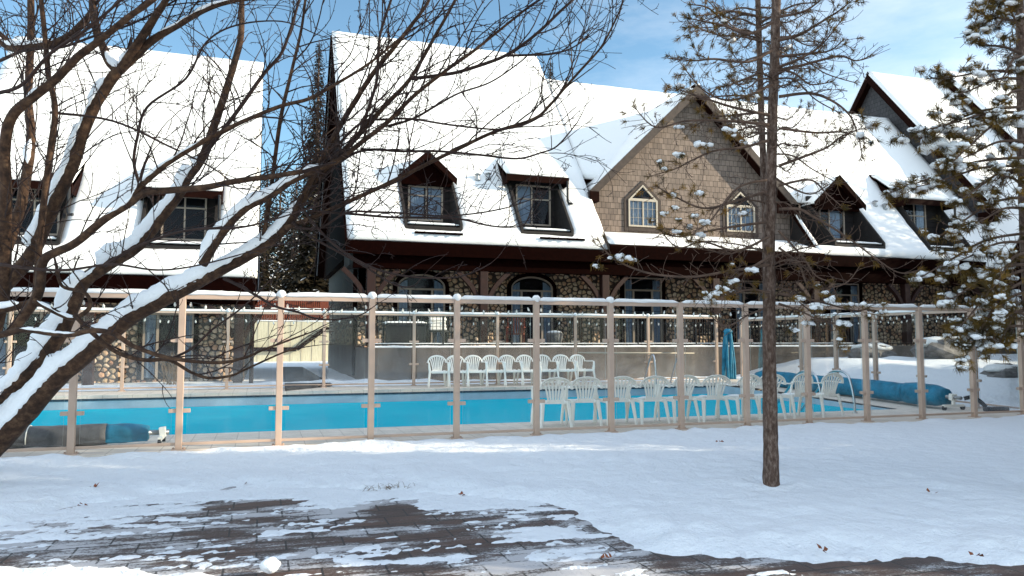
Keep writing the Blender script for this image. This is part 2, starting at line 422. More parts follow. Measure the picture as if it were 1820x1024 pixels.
def lawn_z(x, y):
    d = sd(x, y) + .10 * fb(x, y, 2.2) + .05 * fb(x + 9, y, 6.5, 2)
    z = -.20 + .09 * sm(-.05, .10, d) + .05 * sm(.05, .55, d) + .055 * sm(.5, 3, d)
    rough = .4 + .6 * (1 - sm(.2, 1.6, d))
    z += rough * (.034 * fb(x, y, 1.7) + .030 * fb(x, y, 4.6, 3)) + .03 * fb(x, y, .5, 2) + .006 * fb(x * .6, y * 1.6, 2.4, 2)
    z += .022 * math.exp(-((d - .45) / .22) ** 2) * (.6 + fb(x, y, 3, 2))
    if y > 9.9: z += sm(9.9, 10.5, y) * (.035 * fb(x, y, 2.6, 3) + .018 + .05 * sm(2.5, -2.5, x) * max(0, fb(x + 4, y, 3.2, 2)))
    q = math.hypot(x - 4.91, y - 6.57); z += .035 * math.exp(-((q - .26) / .10) ** 2) - .07 * math.exp(-(q / .15) ** 2)
    for (px, py, r, dp) in prints:
        q = ((x - px) ** 2 + ((y - py) * 1.2) ** 2) / (r * r)
        if q < 5: z -= dp * math.exp(-q)
    return z
xs = arange(-16, -4, .25) + arange(-3.94, 9, .06) + arange(9.1, 30, .22)
ys = arange(-4, 2, .3) + arange(2.06, 10.62, .065)
lawn = grid('snow_lawn', xs, ys, lawn_z, M['lawn'], keep=lambda x, y: sd(x, y) > -.4)
NEAR_ = [(-9, 6.0), (-4, 6.35), (-2.0, 6.22), (-1.64, 6.06), (-1.35, 5.98), (-.91, 5.78), (-.55, 5.55), (-.09, 5.33), (.35, 5.08), (1.0, 4.5), (2, 3.4), (4, 1)]
NPOLY_ = NEAR_ + [(4, -9), (-9, -9)]
# pavers, with the share of snow left on them stored per vertex
pv = grid('pavement', arange(-16, 30, .16), arange(-9, 9, .16), lambda x, y: -.135, M['pavers'])
def cover(x, y):
    d = -sd(x, y)
    c = .40 + .21 * (1 - sm(.25, 1.25, d)) * sm(2.9, 1.8, x) * sm(-2.9, -1.2, x) + .12 * (1 - sm(.0, .3, d)) * sm(3.2, 2.2, x) - .12 * sm(2.2, 3.0, x)
    c += .12 * math.exp(-(((x - .9) / 1.0) ** 2 + ((y - 7.35) / .4) ** 2))
    c -= .50 * math.exp(-(((x - .0) / .40) ** 2 + ((y - 7.66) / .2) ** 2))     # bare patches
    c -= .60 * math.exp(-(((x - 1.15) / .22) ** 2 + ((y - 7.0) / .42) ** 2))
    c -= .40 * math.exp(-(((x - 1.5) / .5) ** 2 + ((y - 6.45) / .09) ** 2))
    c += .16 * math.exp(-((x + .1) / .9) ** 2) * math.exp(-((y - 5.72) / .16) ** 2)
    c -= .03 * sm(1.3, 2.6, d)
    return c
me = pv.data; ca = me.color_attributes.new('cover', 'FLOAT_COLOR', 'POINT'); vals = []
for v in me.vertices:
    c = cover(v.co.x, v.co.y); vals += [c, c, c, 1]
ca.data.foreach_set('color', vals)
# the thin broken crust of snow left on the paving: real patches a centimetre or two thick
def crust(x, y):
    v = cover(x, y) + .20 * fb(x * .55 + .1 * y, y * 1.7, 1.5, 2) + .17 * fb(x * .8, y * 1.5, 5.0, 2) + .15 * fb(x * .5, y * 2.6, 4.2, 2) + .12 * fb(x, y * 1.3, 16, 2)
    jx = abs(((y + .135) / .27) % 1 - .5); 
    if jx > .46: v -= .04
    return v
VX = arange(-4.2, 6.6, .024); VY = arange(3.2, 8.75, .034)
CV = {}
for y in VY:
    for x in VX:
        CV[(x, y)] = crust(x, y) if sd(x, y) < .15 and sd(x, y, NEAR_, NPOLY_) < .3 else -1
def crust_z(x, y):
    v = CV[(x, y)]
    return -.135 + max(-.012, min(.014, (v - .515) * .16)) + .003 * fb(x, y, 20, 1)
nx_ = len(VX); vs = [(x, y, crust_z(x, y)) for y in VY for x in VX]; fs = []
for j_ in range(len(VY) - 1):
    for i_ in range(nx_ - 1):
        q = (CV[(VX[i_], VY[j_])], CV[(VX[i_+1], VY[j_])], CV[(VX[i_+1], VY[j_+1])], CV[(VX[i_], VY[j_+1])])
        if min(q) > -.9 and max(q) > .50: fs.append((j_*nx_+i_, j_*nx_+i_+1, (j_+1)*nx_+i_+1, (j_+1)*nx_+i_))
b = MB(); b.add(vs, fs); structure(b.build('snow_crust', M['lawn'], smooth=True))
# the shovelled snow at the near side of the pavement
NEAR = [(-9, 6.0), (-4, 6.35), (-2.0, 6.22), (-1.64, 6.06), (-1.35, 5.98), (-.91, 5.78), (-.55, 5.55), (-.09, 5.33), (.35, 5.08), (1.0, 4.5), (2, 3.4), (4, 1)]
NPOLY = NEAR + [(4, -9), (-9, -9)]
def verge_z(x, y):
    d = sd(x, y, NEAR, NPOLY) + .07 * fb(x, y, 3.2) + .04 * fb(x, y, 9, 2)
    return -.19 + .12 * sm(-.04, .14, d) + .04 * sm(.1, .8, d) + .018 * fb(x, y, 4)
grid('snow_verge', arange(-9, 4, .07), arange(2, 7, .07), verge_z, M['lawn'], keep=lambda x, y: sd(x, y, NEAR, NPOLY) > -.4)
# far ground
def ground_z(x, y):
    return -.34 + .02 * fb(x, y, .08)
grid('ground', arange(-260, 260, 20), arange(-260, 320, 20), ground_z, M['snow'])
def field_z(x, y): return .17 + .03 * fb(x, y, .6) + .5 * sm(45, 80, y)
grid('snow_field', arange(-24, 16, .5), arange(20.5, 80, .5), field_z, M['snow'])
def bank_z(x, y):
    e = sm(14.2, 17.5, x)
    z = .02 + .16 * sm(11, 20, y) + e * (.10 + .54 * sm(11.5, 20.5, y + .15 * (x - 17))) + .06 * e * fb(x, y, .7) + .14 * e * fb(x, y, .33, 2)
    return z - .3 * sm(14.35, 14.15, x) - .35 * sm(10.9, 10.5, y)
grid('snow_bank', arange(14.1, 34, .25), arange(10.5, 23, .25), bank_z, M['snow'])
# ------------------------------------------------------------------ pool
PX0, PX1, PY0, PY1 = -14.0, 12.5, 12.5, 18.85
b = MB()
b.box(-16, 14.3, 10.58, PY0, -.5, 0.0)
b.add([(PX1, PY0, .0), (14.3, PY0, 0), (14.3, PY1, .2), (PX1, PY1, .2)], [(0, 1, 2, 3)])
b.box(-16, 14.3, PY1, 20.55, -.5, .2)
structure(b.build('pool_deck', M['deck']))
b = MB()
b.box(PX0, PX1, PY1 - .06, PY1 - .002, -.6, .12)
b.add([(PX1 - .05, PY0, -.6), (PX1 - .05, PY0, -.02), (PX1 - .05, PY1, .14), (PX1 - .05, PY1, -.6)], [(0, 1, 2, 3)])
b.box(PX0, PX1, PY0 + .002, PY0 + .05, -.6, -.03)
M['pool_wall'] = simple('pool_wall', (.40, .47, .52), .4, .12, 3, .05)
structure(b.build('pool_wall', M['pool_wall']))
b = MB()
b.box(PX0, PX1, PY1 - .075, PY1 - .061, .09, .135)
M['tile'] = simple('tile_line', (.03, .05, .07), .3, .6, 14, 0)
structure(b.build('pool_tile_line', M['tile']))
b = MB(); b.add([(PX0, PY0 + .04, -.09), (PX1, PY0 + .04, -.09), (PX1, PY1 - .04, -.09), (PX0, PY1 - .04, -.09)], [(0, 1, 2, 3)])
structure(b.build('water', M['water']))
# thin blown snow along the foot of the far fence and retaining wall
def drift_z(x, y):
    return .13 + .14 * sm(20.25, 20.9, y) * (.5 + .7 * max(-.4, fb(x, y, .9))) + .05 * sm(20.6, 21.7, y)
grid('snow_drift', arange(-14, 14.2, .16), arange(20.1, 22.0, .12), drift_z, M['snow'])
b = MB()
pth = [at(503, 652, 1), at(537, 652, 1), at(590, 682, 1), at(507, 690, 1)]
pp = []
for p in pth:
    d = p - CAM; t = (.27 - CAMZ) / d.z; pp.append(CAM + d * t)
b.prism(pp, (0, 0, -.06)); structure(b.build('path', simple('wet_path', (.05, .05, .055), .7, .5, 5, .4)))

# ================================================================== FENCES
def rail_snow(mb, p, q, w, h, seed):
    """a lumpy ridge of snow lying along a rail from p to q (points on the rail's top)"""
    p, q = Vector(p), Vector(q); L = (q - p).length; n = max(6, int(L / .07)); d = (q - p).normalized()
    s = d.cross(Vector((0, 0, 1))).normalized(); prof = [(-.5, 0), (-.52, .35), (-.38, .8), (0, 1), (.38, .8), (.52, .35), (.5, 0)]
    vs = []; fs = []; m = len(prof)
    for i in range(n + 1):
        t = i / n; c = p.lerp(q, t)
        e = min(1, min(t, 1 - t) * L / .04 + .35)
        hh = h * e * (1 + .28 * mnoise.noise(Vector((seed * 3.7 + t * L * 2.2, seed, 0))) + .12 * mnoise.noise(Vector((t * L * 11, seed, 4))))
        dr = .35 * h * max(0, mnoise.noise(Vector((t * L * 3.1, seed * 2.1, 9)))) * e
        for (a, z) in prof:
            k = -dr if z == 0 else 0
            vs.append(c + s * (a * w * (1 + .1 * mnoise.noise(Vector((t * L * 6, seed, 2))))) + Vector((0, 0, z * hh + k)))
    for i in range(n):
        for k in range(m - 1): fs.append((i*m+k, i*m+k+1, (i+1)*m+k+1, (i+1)*m+k))
        fs.append((i*m+m-1, i*m, (i+1)*m, (i+1)*m+m-1))
    fs.append(tuple(range(m - 1, -1, -1))); fs.append(tuple(n * m + k for k in range(m)))
    mb.add(vs, fs)
def pool_fence(name, label, posts, ztop, pw, rh, gl, clampz, caps, seed, base=0.0):
    """posts: list of (x, y, z0) along the run"""
    root = thing(name, label, 'fence', (posts[0][0], posts[0][1], posts[0][2]))
    pr = random.Random(seed)
    n = len(posts)
    for i, (x, y, z0) in enumerate(posts):
        if i < n - 1: nx, ny, nz = posts[i + 1]
        a = Vector((posts[min(i+1, n-1)][0] - posts[max(i-1, 0)][0], posts[min(i+1, n-1)][1] - posts[max(i-1, 0)][1], 0)).normalized()
        s = Vector((-a.y, a.x, 0))
        tp = ztop + .012
        b = MB(); b.beam((x, y, z0 - .02), (x, y, tp), pw, pw, (s.x, s.y, 0))
        post = b.build('post', M['tan'], root, bevel=.006)
        b = MB(); b.beam((x, y, z0 - .01), (x, y, z0 + .014), pw * 2.0, pw * 1.8, (s.x, s.y, 0))
        for q in (-1, 1): b.tube([(x + a.x*q*pw*.8, y + a.y*q*pw*.8, z0 + .014), (x + a.x*q*pw*.8, y + a.y*q*pw*.8, z0 + .032)], .011, 6)
        b.build('base_plate', M['tan'], post)
        for cz in clampz:
            for q in (-1, 1):
                if (i == 0 and q < 0) or (i == n - 1 and q > 0): continue
                c = Vector((x, y, z0 + cz)) + a * (q * (pw / 2 + .045))
                b = MB(); b.beam(c - a * .044, c + a * .044, .055, .05)
                b.build('clamp', M['tan'], post, bevel=.004)
        if caps(i):
            b = MB(); b.ball((x, y, tp + .012), pw * .78, (1, 1, .95), 12, 8, .12, i * 1.3)
            b.build('snow_cap', M['roof_snow'], post, smooth=True)
        if i == n - 1: break
        a2 = Vector((nx - x, ny - y, 0)).normalized(); g = a2 * (pw / 2 + .001)
        p0 = Vector((x, y, 0)) + g; p1 = Vector((nx, ny, 0)) - g
        zr = ztop - rh / 2
        b = MB(); b.beam(p0 + Vector((0, 0, zr)), p1 + Vector((0, 0, zr)), pw * .75, rh)
        r = b.build('top_rail', M['tan'], root, bevel=.005)
        b = MB(); rail_snow(b, p0 + Vector((0, 0, ztop - .001)), p1 + Vector((0, 0, ztop - .001)), pw * .9, .055, seed + i)
        b.build('snow', M['roof_snow'], r, smooth=True)
        b = MB(); b.beam(p0 + Vector((0, 0, z0 + .075)), p1 + Vector((0, 0, nz + .075)), .04, .035)
        b.build('bottom_rail', M['tan'], root, bevel=.004)
        q0, q1 = p0 + a2 * .05, p1 - a2 * .05
        b = MB(); t = Vector((-a2.y, a2.x, 0)) * .004
        top = ztop - rh - .10
        b.prism([q0 - t + Vector((0, 0, z0 + .11)), q1 - t + Vector((0, 0, nz + .11)), q1 - t + Vector((0, 0, top)), q0 - t + Vector((0, 0, top))], t * 2)
        gp = b.build('glass_panel', gl, root); gp.data.materials.append(M['glass_edge'])
        for pl in gp.data.polygons: pl.material_index = 1 if pl.index >= 2 else 0
    return root
NEARX = [-2.21 + 1.227 * i for i in range(-3, 14)]
pool_fence('glass_fence', 'tan metal fence with clear glass panels and snow topped rail along the lawn', [(x, 10.75, 0.0) for x in NEARX], 2.005, .082, .06,
           M['glass_near'], (1.405, .50), lambda i: i in (6, 7, 8, 9, 13, 5, 4), 3)
FARX = [-3.13 + 2.34 * i for i in range(-2, 8)]
pool_fence('glass_fence', 'tan metal fence with frosted glass panels behind the far row of white chairs', [(x, 20.2, 0.2) for x in FARX], 2.13, .075, .055,
           M['glass_far'], (1.18, .58), lambda i: True, 31)
SIDEY = [20.2, 18.82, 17.46, 16.13, 14.8, 13.46, 12.1, 10.76]
pool_fence('glass_fence', 'short tan metal glass fence run beside the snow bank at right', [(14.15, y, .2 * (y - 10.76) / 9.44) for y in SIDEY], 2.06, .082, .06,
           M['glass_near'], (1.30, .55), lambda i: i in (0, 3), 57)
# concrete kerb under the near fence
# string lights
def light_string(label, spans, sag, per, r, drop, seed):
    root = thing('string_lights', label, 'string lights', spans[0][0])
    pr = random.Random(seed); wire = MB(); blubs = []
    for (p, q) in spans:
        p, q = Vector(p), Vector(q); pts = []
        for k in range(15):
            t = k / 14; c = p.lerp(q, t); c.z -= sag * 4 * t * (1 - t) * (1 + .15 * math.sin(7 * p.x)); pts.append(c)
        wire.tube(pts, .0045, 4)
        for k in range(per):
            t = (k + .5 + pr.uniform(-.2, .2)) / per; c = p.lerp(q, t); c.z -= sag * 4 * t * (1 - t) * (1 + .15 * math.sin(7 * p.x)); blubs.append(c)
    wire.build('wire', M['iron'], root)
    proto = None
    for c in blubs:
        if proto is None:
            b = MB(); b.tube([(0, 0, 0), (0, 0, -drop * .3)], r * .5, 6); b.ball((0, 0, -drop), r, (1, 1, 1.7), 8, 6)
            proto = b.build('bulb', M['white_plastic'], None, smooth=True); proto.parent = root; o = proto
        else:
            o = proto.copy(); COL.objects.link(o)
        o.location = c - Vector(BASE[root.name]); o.rotation_euler = (pr.uniform(-.35, .35), pr.uniform(-.35, .35), 0)
spans = [((x, 10.80, 1.93), (x + 1.227, 10.80, 1.93)) for x in NEARX[1:15]]
light_string('string of small white bulbs sagging below the rail of the near glass fence', spans, .085, 7, .016, .036, 4)
spans = [((FARX[i], 20.26, 2.0), (FARX[i] + 2.34, 20.26, 2.0)) for i in range(1, 9)]
light_string('string of tiny white bulbs along the rail of the far frosted glass fence', spans, .10, 8, .021, .045, 5)
spans = [((14.09, SIDEY[i], 1.93), (14.09, SIDEY[i + 1], 1.93)) for i in range(0, 7)]
light_string('string of tiny white bulbs along the side fence by the snow bank', spans, .09, 7, .014, .03, 6)

# ================================================================== CHAIRS
def make_chair():
    root = thing('plastic_chair', 'x', 'chair')
    W = M['white_plastic']
    # seat: a dished plate with a rounded front lip
    b = MB(); n = 8; top = []; 
    for j in range(n + 1):
        for i in range(n + 1):
            x = -.215 + .43 * i / n; y = -.235 + .45 * j / n
            wx = 1 - .10 * (j / n)
            z = .425 - .016 * math.cos(math.pi * (i / n - .5)) * math.sin(math.pi * j / n) - (.035 if j == 0 else 0) - .018 * (j / n)
            top.append((x * wx, y, z))
    fs = [(j*(n+1)+i, j*(n+1)+i+1, (j+1)*(n+1)+i+1, (j+1)*(n+1)+i) for j in range(n) for i in range(n)]
    m = len(top); bot = [(x, y, z - .022) for x, y, z in top]; fs2 = [tuple(m + k for k in reversed(f)) for f in fs]
    rim = [i for i in range(n + 1)] + [j*(n+1)+n for j in range(1, n + 1)] + [n*(n+1)+i for i in range(n - 1, -1, -1)] + [j*(n+1) for j in range(n - 1, 0, -1)]
    side = [(rim[k], m + rim[k], m + rim[(k+1) % len(rim)], rim[(k+1) % len(rim)]) for k in range(len(rim))]
    b.add(top + bot, fs + fs2 + [s[::-1] for s in side])
    for s in (-1, 1): b.beam((s*.205, -.215, .392), (s*.185, .2, .385), .014, .05)
    b.beam((-.2, -.225, .38), (.2, -.225, .38), .014, .045)
    b.build('seat', W, root, smooth=False)
    # backrest: broad arched rim with fanned slats
    b = MB(); rim = []
    for k in range(13):
        a = math.pi * k / 12
        rim.append((.235 * math.cos(a) , .265 + .03 * math.sin(a), .62 + .185 * math.sin(a) ** .8))
    b.tube(rim, .026, 8, .5)
    rim2 = [(x * .86, y - .004, z - .022) for x, y, z in rim[2:-2]]
    b.tube(rim2, .022, 6, .4)
    for k in range(7):
        t = (k - 3) / 3
        zt = .62 + .185 * (1 - (abs(t) * .78) ** 2) ** .5 - .02
        P = spline([(t * .105, .205, .405), (t * .125, .225, .53), (t * .165, .26, .68), (t * .195, .285, zt)], 4)
        for u, v in zip(P[:-1], P[1:]): b.beam(u, v, .028, .01, (0, 1, 0))
    b.beam((-.13, .2, .41), (.13, .2, .41), .02, .05)
    b.build('backrest', W, root, smooth=False)
    for s in (-1, 1):
        b = MB()
        P = spline([(s*.232, .268, .64), (s*.262, .2, .63), (s*.275, .05, .635), (s*.275, -.12, .64), (s*.268, -.205, .625)], 4)
        b.tube(P, [.022] * len(P), 8, .6)
        b.build('armrest', W, root, smooth=True)
        b = MB()            # front leg runs on from the arm to the floor
        P = spline([(s*.268, -.205, .63), (s*.258, -.215, .5), (s*.245, -.22, .40), (s*.262, -.25, .2), (s*.275, -.265, 0)], 4)
        b.tube(P, [.024, .026, .028, .030, .034, .037, .038, .036, .034, .031, .029, .027, .026, .025, .024, .023, .023][:len(P)], 8, .7)
        b.build('leg', W, root, smooth=True)
        b = MB()
        P = spline([(s*.19, .195, .42), (s*.20, .225, .3), (s*.215, .265, .12), (s*.225, .285, 0)], 4)
        b.tube(P, [.036 - .013 * i / (len(P) - 1) for i in range(len(P))], 8, .7)
        b.build('leg', W, root, smooth=True)
    return root
chair0 = make_chair()
ordn = ['leftmost', 'second from the left', 'third from the left', 'fourth from the left', 'fifth from the left', 'sixth from the left', 'seventh from the left', 'eighth from the left', 'ninth from the left', 'rightmost']
NCH = [4.56, 5.12, 5.71, 6.30, 6.90, 7.49, 8.09, 8.69, 9.29, 9.93]
cr = random.Random(11); first = True
for i, x in enumerate(NCH):
    o = chair0 if first else copy_tree(chair0); first = False
    o.scale = (1.1, 1, 1); o.location = (x, 11.72 + cr.uniform(-.07, .07), 0); o.rotation_euler = (0, 0, math.pi + R(-4 + cr.uniform(-11, 11)) + R(1.5 * i - 6))
    o['label'] = f'white plastic chair facing away, {ordn[i]} in the near row'; o['group'] = 'white chairs along the near edge of the pool'
FCH = [4.42, 4.93, 5.43, 5.93, 6.42, 6.92, 7.45, 7.98, 8.53]
for i, x in enumerate(FCH):
    o = copy_tree(chair0); o.scale = (1, 1, 1); o.location = (x, 19.62 + cr.uniform(-.03, .03), .2); o.rotation_euler = (0, 0, R(cr.uniform(-5, 5)))
    k = 'rightmost' if i == 8 else ordn[i]
    o['label'] = f'white plastic chair facing the camera, {k} in the far row'; o['group'] = 'white chairs along the far edge of the pool'
# snow on the near chairs' seats
for i, x in enumerate(NCH):
    if i in (1, 3, 4, 5, 6, 7, 8):
        b = MB(); b.ball((x + .02, 11.78, .415), .2, (.9, .85, .13), 14, 6, .35, i * 2.1)
        o = b.build('seat_snow', M['roof_snow'], smooth=True)
        tag(o, f'thin pad of snow on the seat of the {ordn[i]} near chair', 'snow', 'snow on the near chairs')

# ================================================================== POOL GEAR
def hoop(name, label, p0, p1, top, foot):
    root = thing(name, label, 'pool rail', p0[0])
    for P in (p0, p1):
        b = MB(); S = spline(P, 6); b.tube(S, .024, 8); r = b.build('rail', M['steel'], root, smooth=True)
        b = MB(); b.tube([Vector(P[-1]), Vector(P[-1]) + Vector((0, 0, .02))], .05, 10); b.build('flange', M['steel'], r)
    return root
def rail_pts(x, y0, y1, z, top):
    s = 1 if y1 > y0 else -1
    return [(x, y0, -.35), (x, y0, .35 * top), (x, y0 + s * .04, .8 * top), (x, y0 + s * .16, top), (x, y0 + s * .34, .85 * top), (x, y1 - s * .05, .3 * top), (x, y1, z)]
hoop('pool_ladder', 'pair of bent steel handrails at the far pool edge beside the end chair', rail_pts(10.35, 18.75, 19.45, .2, 1.02), rail_pts(11.2, 18.75, 19.45, .2, 1.02), 0, 0)
hr0 = [(11.0, 13.9, -.3), (11.0, 13.2, .3), (10.98, 12.75, .72), (10.98, 12.45, .80), (10.98, 12.2, .70), (10.98, 12.08, .35), (10.98, 12.05, 0)]
hr1 = [(x - .72, y + .05, z) for x, y, z in hr0]
hoop('pool_handrail', 'pair of arched steel handrails beside the rightmost near chair', hr0, hr1, 0, 0)
b = MB(); b.tube([(8.6, 20.1, 1.06), (10.6, 20.09, 1.045), (12.4, 20.1, 1.03)], [.022, .022, .016], 8)
tag(b.build('pole', M['cream'], smooth=True), 'long pale cleaning pole hung level on the far glass fence', 'pole')
# solar blanket reels
def reel(label, p, q, r, covers, seed, wheels=True):
    p, q = Vector(p), Vector(q); d = (q - p).normalized(); L = (q - p).length
    root = thing('cover_reel', label, 'cover reel', p)
    b = MB(); b.tube([p - d * .35, q + d * .25], .035, 10); b.build('axle', M['galv'], root, smooth=True)
    for (t0, t1, m, k) in covers:
        b = MB(); n = max(10, int((t1 - t0) * L / .08)); pts = []; rad = []
        for i in range(n + 1):
            t = t0 + (t1 - t0) * i / n; c = p.lerp(q, t)
            e = min(1.0, .72 + min(t - 0, 1 - t) * L * 1.2)
            pts.append(c + Vector((0, 0, .015 * mnoise.noise(Vector((t * L * 1.3, seed, 0))))))
            rad.append(r * k * e * (1 + .05 * mnoise.noise(Vector((t * L * 2.1, seed + 3, 1)))))
        b.tube(pts, rad, 22, 1.0, .06); b.build('blanket', m, root, smooth=True)
        # a loose fold hanging under the roll
        s = d.cross(Vector((0, 0, 1))); 
        b = MB(); vs = []; fs = []; nn = max(8, int((t1 - t0) * L / .15))
        for i in range(nn + 1):
            t = t0 + (t1 - t0) * i / nn; c = p.lerp(q, t)
            for w in range(5):
                g = w / 4
                vs.append(c + s * (r * k * (.98 - .06 * g) + .03 * mnoise.noise(Vector((t * L * 3, g, seed)))) + Vector((0, 0, -g * (r * 1.02) * (.75 + .35 * mnoise.noise(Vector((t * L * 1.7, seed, 5)))))))
        for i in range(nn):
            for w in range(4): fs.append((i*5+w, i*5+w+1, (i+1)*5+w+1, (i+1)*5+w))
        b.add(vs, fs); b.build('loose_fold', m, root, smooth=True)
    for t, sg in ((0.0, -1), (1.0, 1)):
        c = p.lerp(q, t) + d * sg * .16; s = d.cross(Vector((0, 0, 1)))
        b = MB()
        b.beam(c + Vector((0, 0, .05)), c - Vector((0, 0, c.z - .10 - gz(c))), .06, .05, d)
        b.beam(c + s * .27 - Vector((0, 0, c.z - .09 - gz(c))), c - s * .27 - Vector((0, 0, c.z - .09 - gz(c))), .05, .05)
        b.beam(c - d * .03, c + d * .05 + Vector((0, 0, .01)), .13, .13)
        st = b.build('stand', M['white_plastic'], root, bevel=.006)
        for q2 in (-1, 1):
            w = c + s * .24 * q2; b = MB(); b.tube([(w.x - d.x * .02, w.y - d.y * .02, gz(c) + .05), (w.x + d.x * .02, w.y + d.y * .02, gz(c) + .05)], .05, 14)
            b.build('wheel', M['rubber'], st)
    return root
def gz(c): return 0.0 if c.y < 12.5 else .2 * (min(c.y, 18.85) - 12.5) / 6.35
reel('long roll of blue pool blanket on a reel at the right pool end', (13.35, 12.1, .26), (13.4, 18.4, .37), .225,
     [(0.0, .16, M['blue_cover'], 1.0), (.16, 1.0, M['blue_cover'], .93)], 1)
reel('low reel of blue blanket wrapped in grey tarp behind the left fence panels', (-5.2, 11.45, .155), (-1.42, 11.45, .155), .135,
     [(0.0, .865, M['grey_tarp'], 1.03), (.865, 1.0, M['blue_cover'], .97)], 2)
for ch in bpy.data.objects:
    if ch.name.startswith('cover_reel') and 'tarp' in ch.get('label', ''):
        b = MB()
        for xx in (-2.85, -3.9):
            b.tube([(xx + .004 * k, 11.45 - .147 * math.cos(k * .5 - .6), .155 + .147 * math.sin(k * .5 - .6)) for k in range(7)], .007, 5)
        b.build('strap', M['white_plastic'], ch, smooth=True)
# folded blue hose bundle hung over the fence corner
root = thing('folded_blanket', 'long folded blue cover hanging from the far fence behind the near row of chairs', 'pool cover', (13.45, 19.95, .25))
pr = random.Random(9)
for k in range(7):
    x = 13.3 + .055 * k; b = MB(); P = []
    for i in range(13):
        t = i / 12; z = .24 + 1.42 * t
        P.append((13.5 + (x - 13.47) * (1.25 - .75 * t ** 2) + .012 * math.sin(5 * t + k), 19.93 + .03 * math.sin(k * 2.1 + 3 * t) + .04 * (k % 2), z + (.03 * (3 - abs(k - 3)) * t)))
    b.tube(spline(P, 2), .043, 8, .8); b.build('fold', M['blue_cover'], root, smooth=True)
b = MB(); b.ball((13.5, 19.95, 1.68), .13, (1.1, .9, .75), 12, 8, .15, 2); b.build('top_fold', M['blue_cover'], root, smooth=True)
# pool vacuum lying by the side fence
root = thing('pool_vacuum', 'black pool vacuum head and hose on the deck at the right fence corner', 'pool vacuum', (13.85, 11.5, 0))
b = MB(); b.beam((13.55, 11.4, .06), (14.0, 11.3, .06), .16, .09); b.build('head', M['rubber'], root, bevel=.02)
b = MB(); b.tube(spline([(13.6, 11.42, .1), (13.52, 11.5, .22), (13.45, 11.6, .28), (13.36, 11.7, .25)], 5), .04, 8); b.build('handle', M['rubber'], root, smooth=True)
for k in (0, 1):
    b = MB(); b.tube([(13.6 + .3 * k, 11.32 - .07 * k, .05), (13.61 + .3 * k, 11.28 - .07 * k, .05)], .05, 12); b.build('wheel', M['rubber'], root)
# ================================================================== BUILDINGS
def lines(a, b, step, extra=()):
    s = set(round(v, 4) for v in arange(a, b, step)); ex = [round(e, 4) for e in extra if a < e < b]
    s = [v for v in s if all(abs(v - e) > step * .35 for e in ex)] + ex
    return sorted(s)
def snow_slab(mb, us, ss, pos, nrm, keep, t, edge=.22, amp=.02, seed=0.0, fs=1.0, skip=False):
    """snow lying on a sloping sheet: top at pos(), underside t below it, rounded off towards every edge"""
    nu, ns = len(us), len(ss); K = [[keep((us[i]+us[i+1])/2, (ss[j]+ss[j+1])/2) for i in range(nu-1)] for j in range(ns-1)]
    def kk(i, j): return 0 <= i < nu-1 and 0 <= j < ns-1 and K[j][i]
    border = []
    for j in range(ns):
        for i in range(nu):
            c = [kk(i-1, j-1), kk(i, j-1), kk(i-1, j), kk(i, j)]
            if any(c) and not all(c) and not (skip and (j == ns - 1 or i in (0, nu - 1)) and j > 2): border.append(pos(us[i], ss[j]))
    B = np.array([tuple(p) for p in border]); idx = {}; vs = []; fs_ = []
    def vert(i, j, lo):
        key = (i, j, lo)
        if key not in idx:
            p = pos(us[i], ss[j])
            if lo: q = p - nrm * t
            else:
                d = float(np.sqrt(((B - np.array(tuple(p))) ** 2).sum(1).min()))
                k = 1 - (1 - min(1, d / edge)) ** 2
                q = p - nrm * (t * .62 * (1 - k)) + nrm * (amp * fb(p.x + seed, p.y + p.z, 1.1 * fs, 3))
            idx[key] = len(vs); vs.append(q)
        return idx[key]
    for j in range(ns-1):
        for i in range(nu-1):
            if not K[j][i]: continue
            fs_.append((vert(i,j,0), vert(i+1,j,0), vert(i+1,j+1,0), vert(i,j+1,0)))
            fs_.append((vert(i,j+1,1), vert(i+1,j+1,1), vert(i+1,j,1), vert(i,j,1)))
            for (di, dj, a, b_) in ((0,-1,(i,j),(i+1,j)), (1,0,(i+1,j),(i+1,j+1)), (0,1,(i+1,j+1),(i,j+1)), (-1,0,(i,j+1),(i,j))):
                if not kk(i+di, j+dj): fs_.append((vert(*a,1), vert(*b_,1), vert(*b_,0), vert(*a,0)))
    mb.add(vs, fs_)
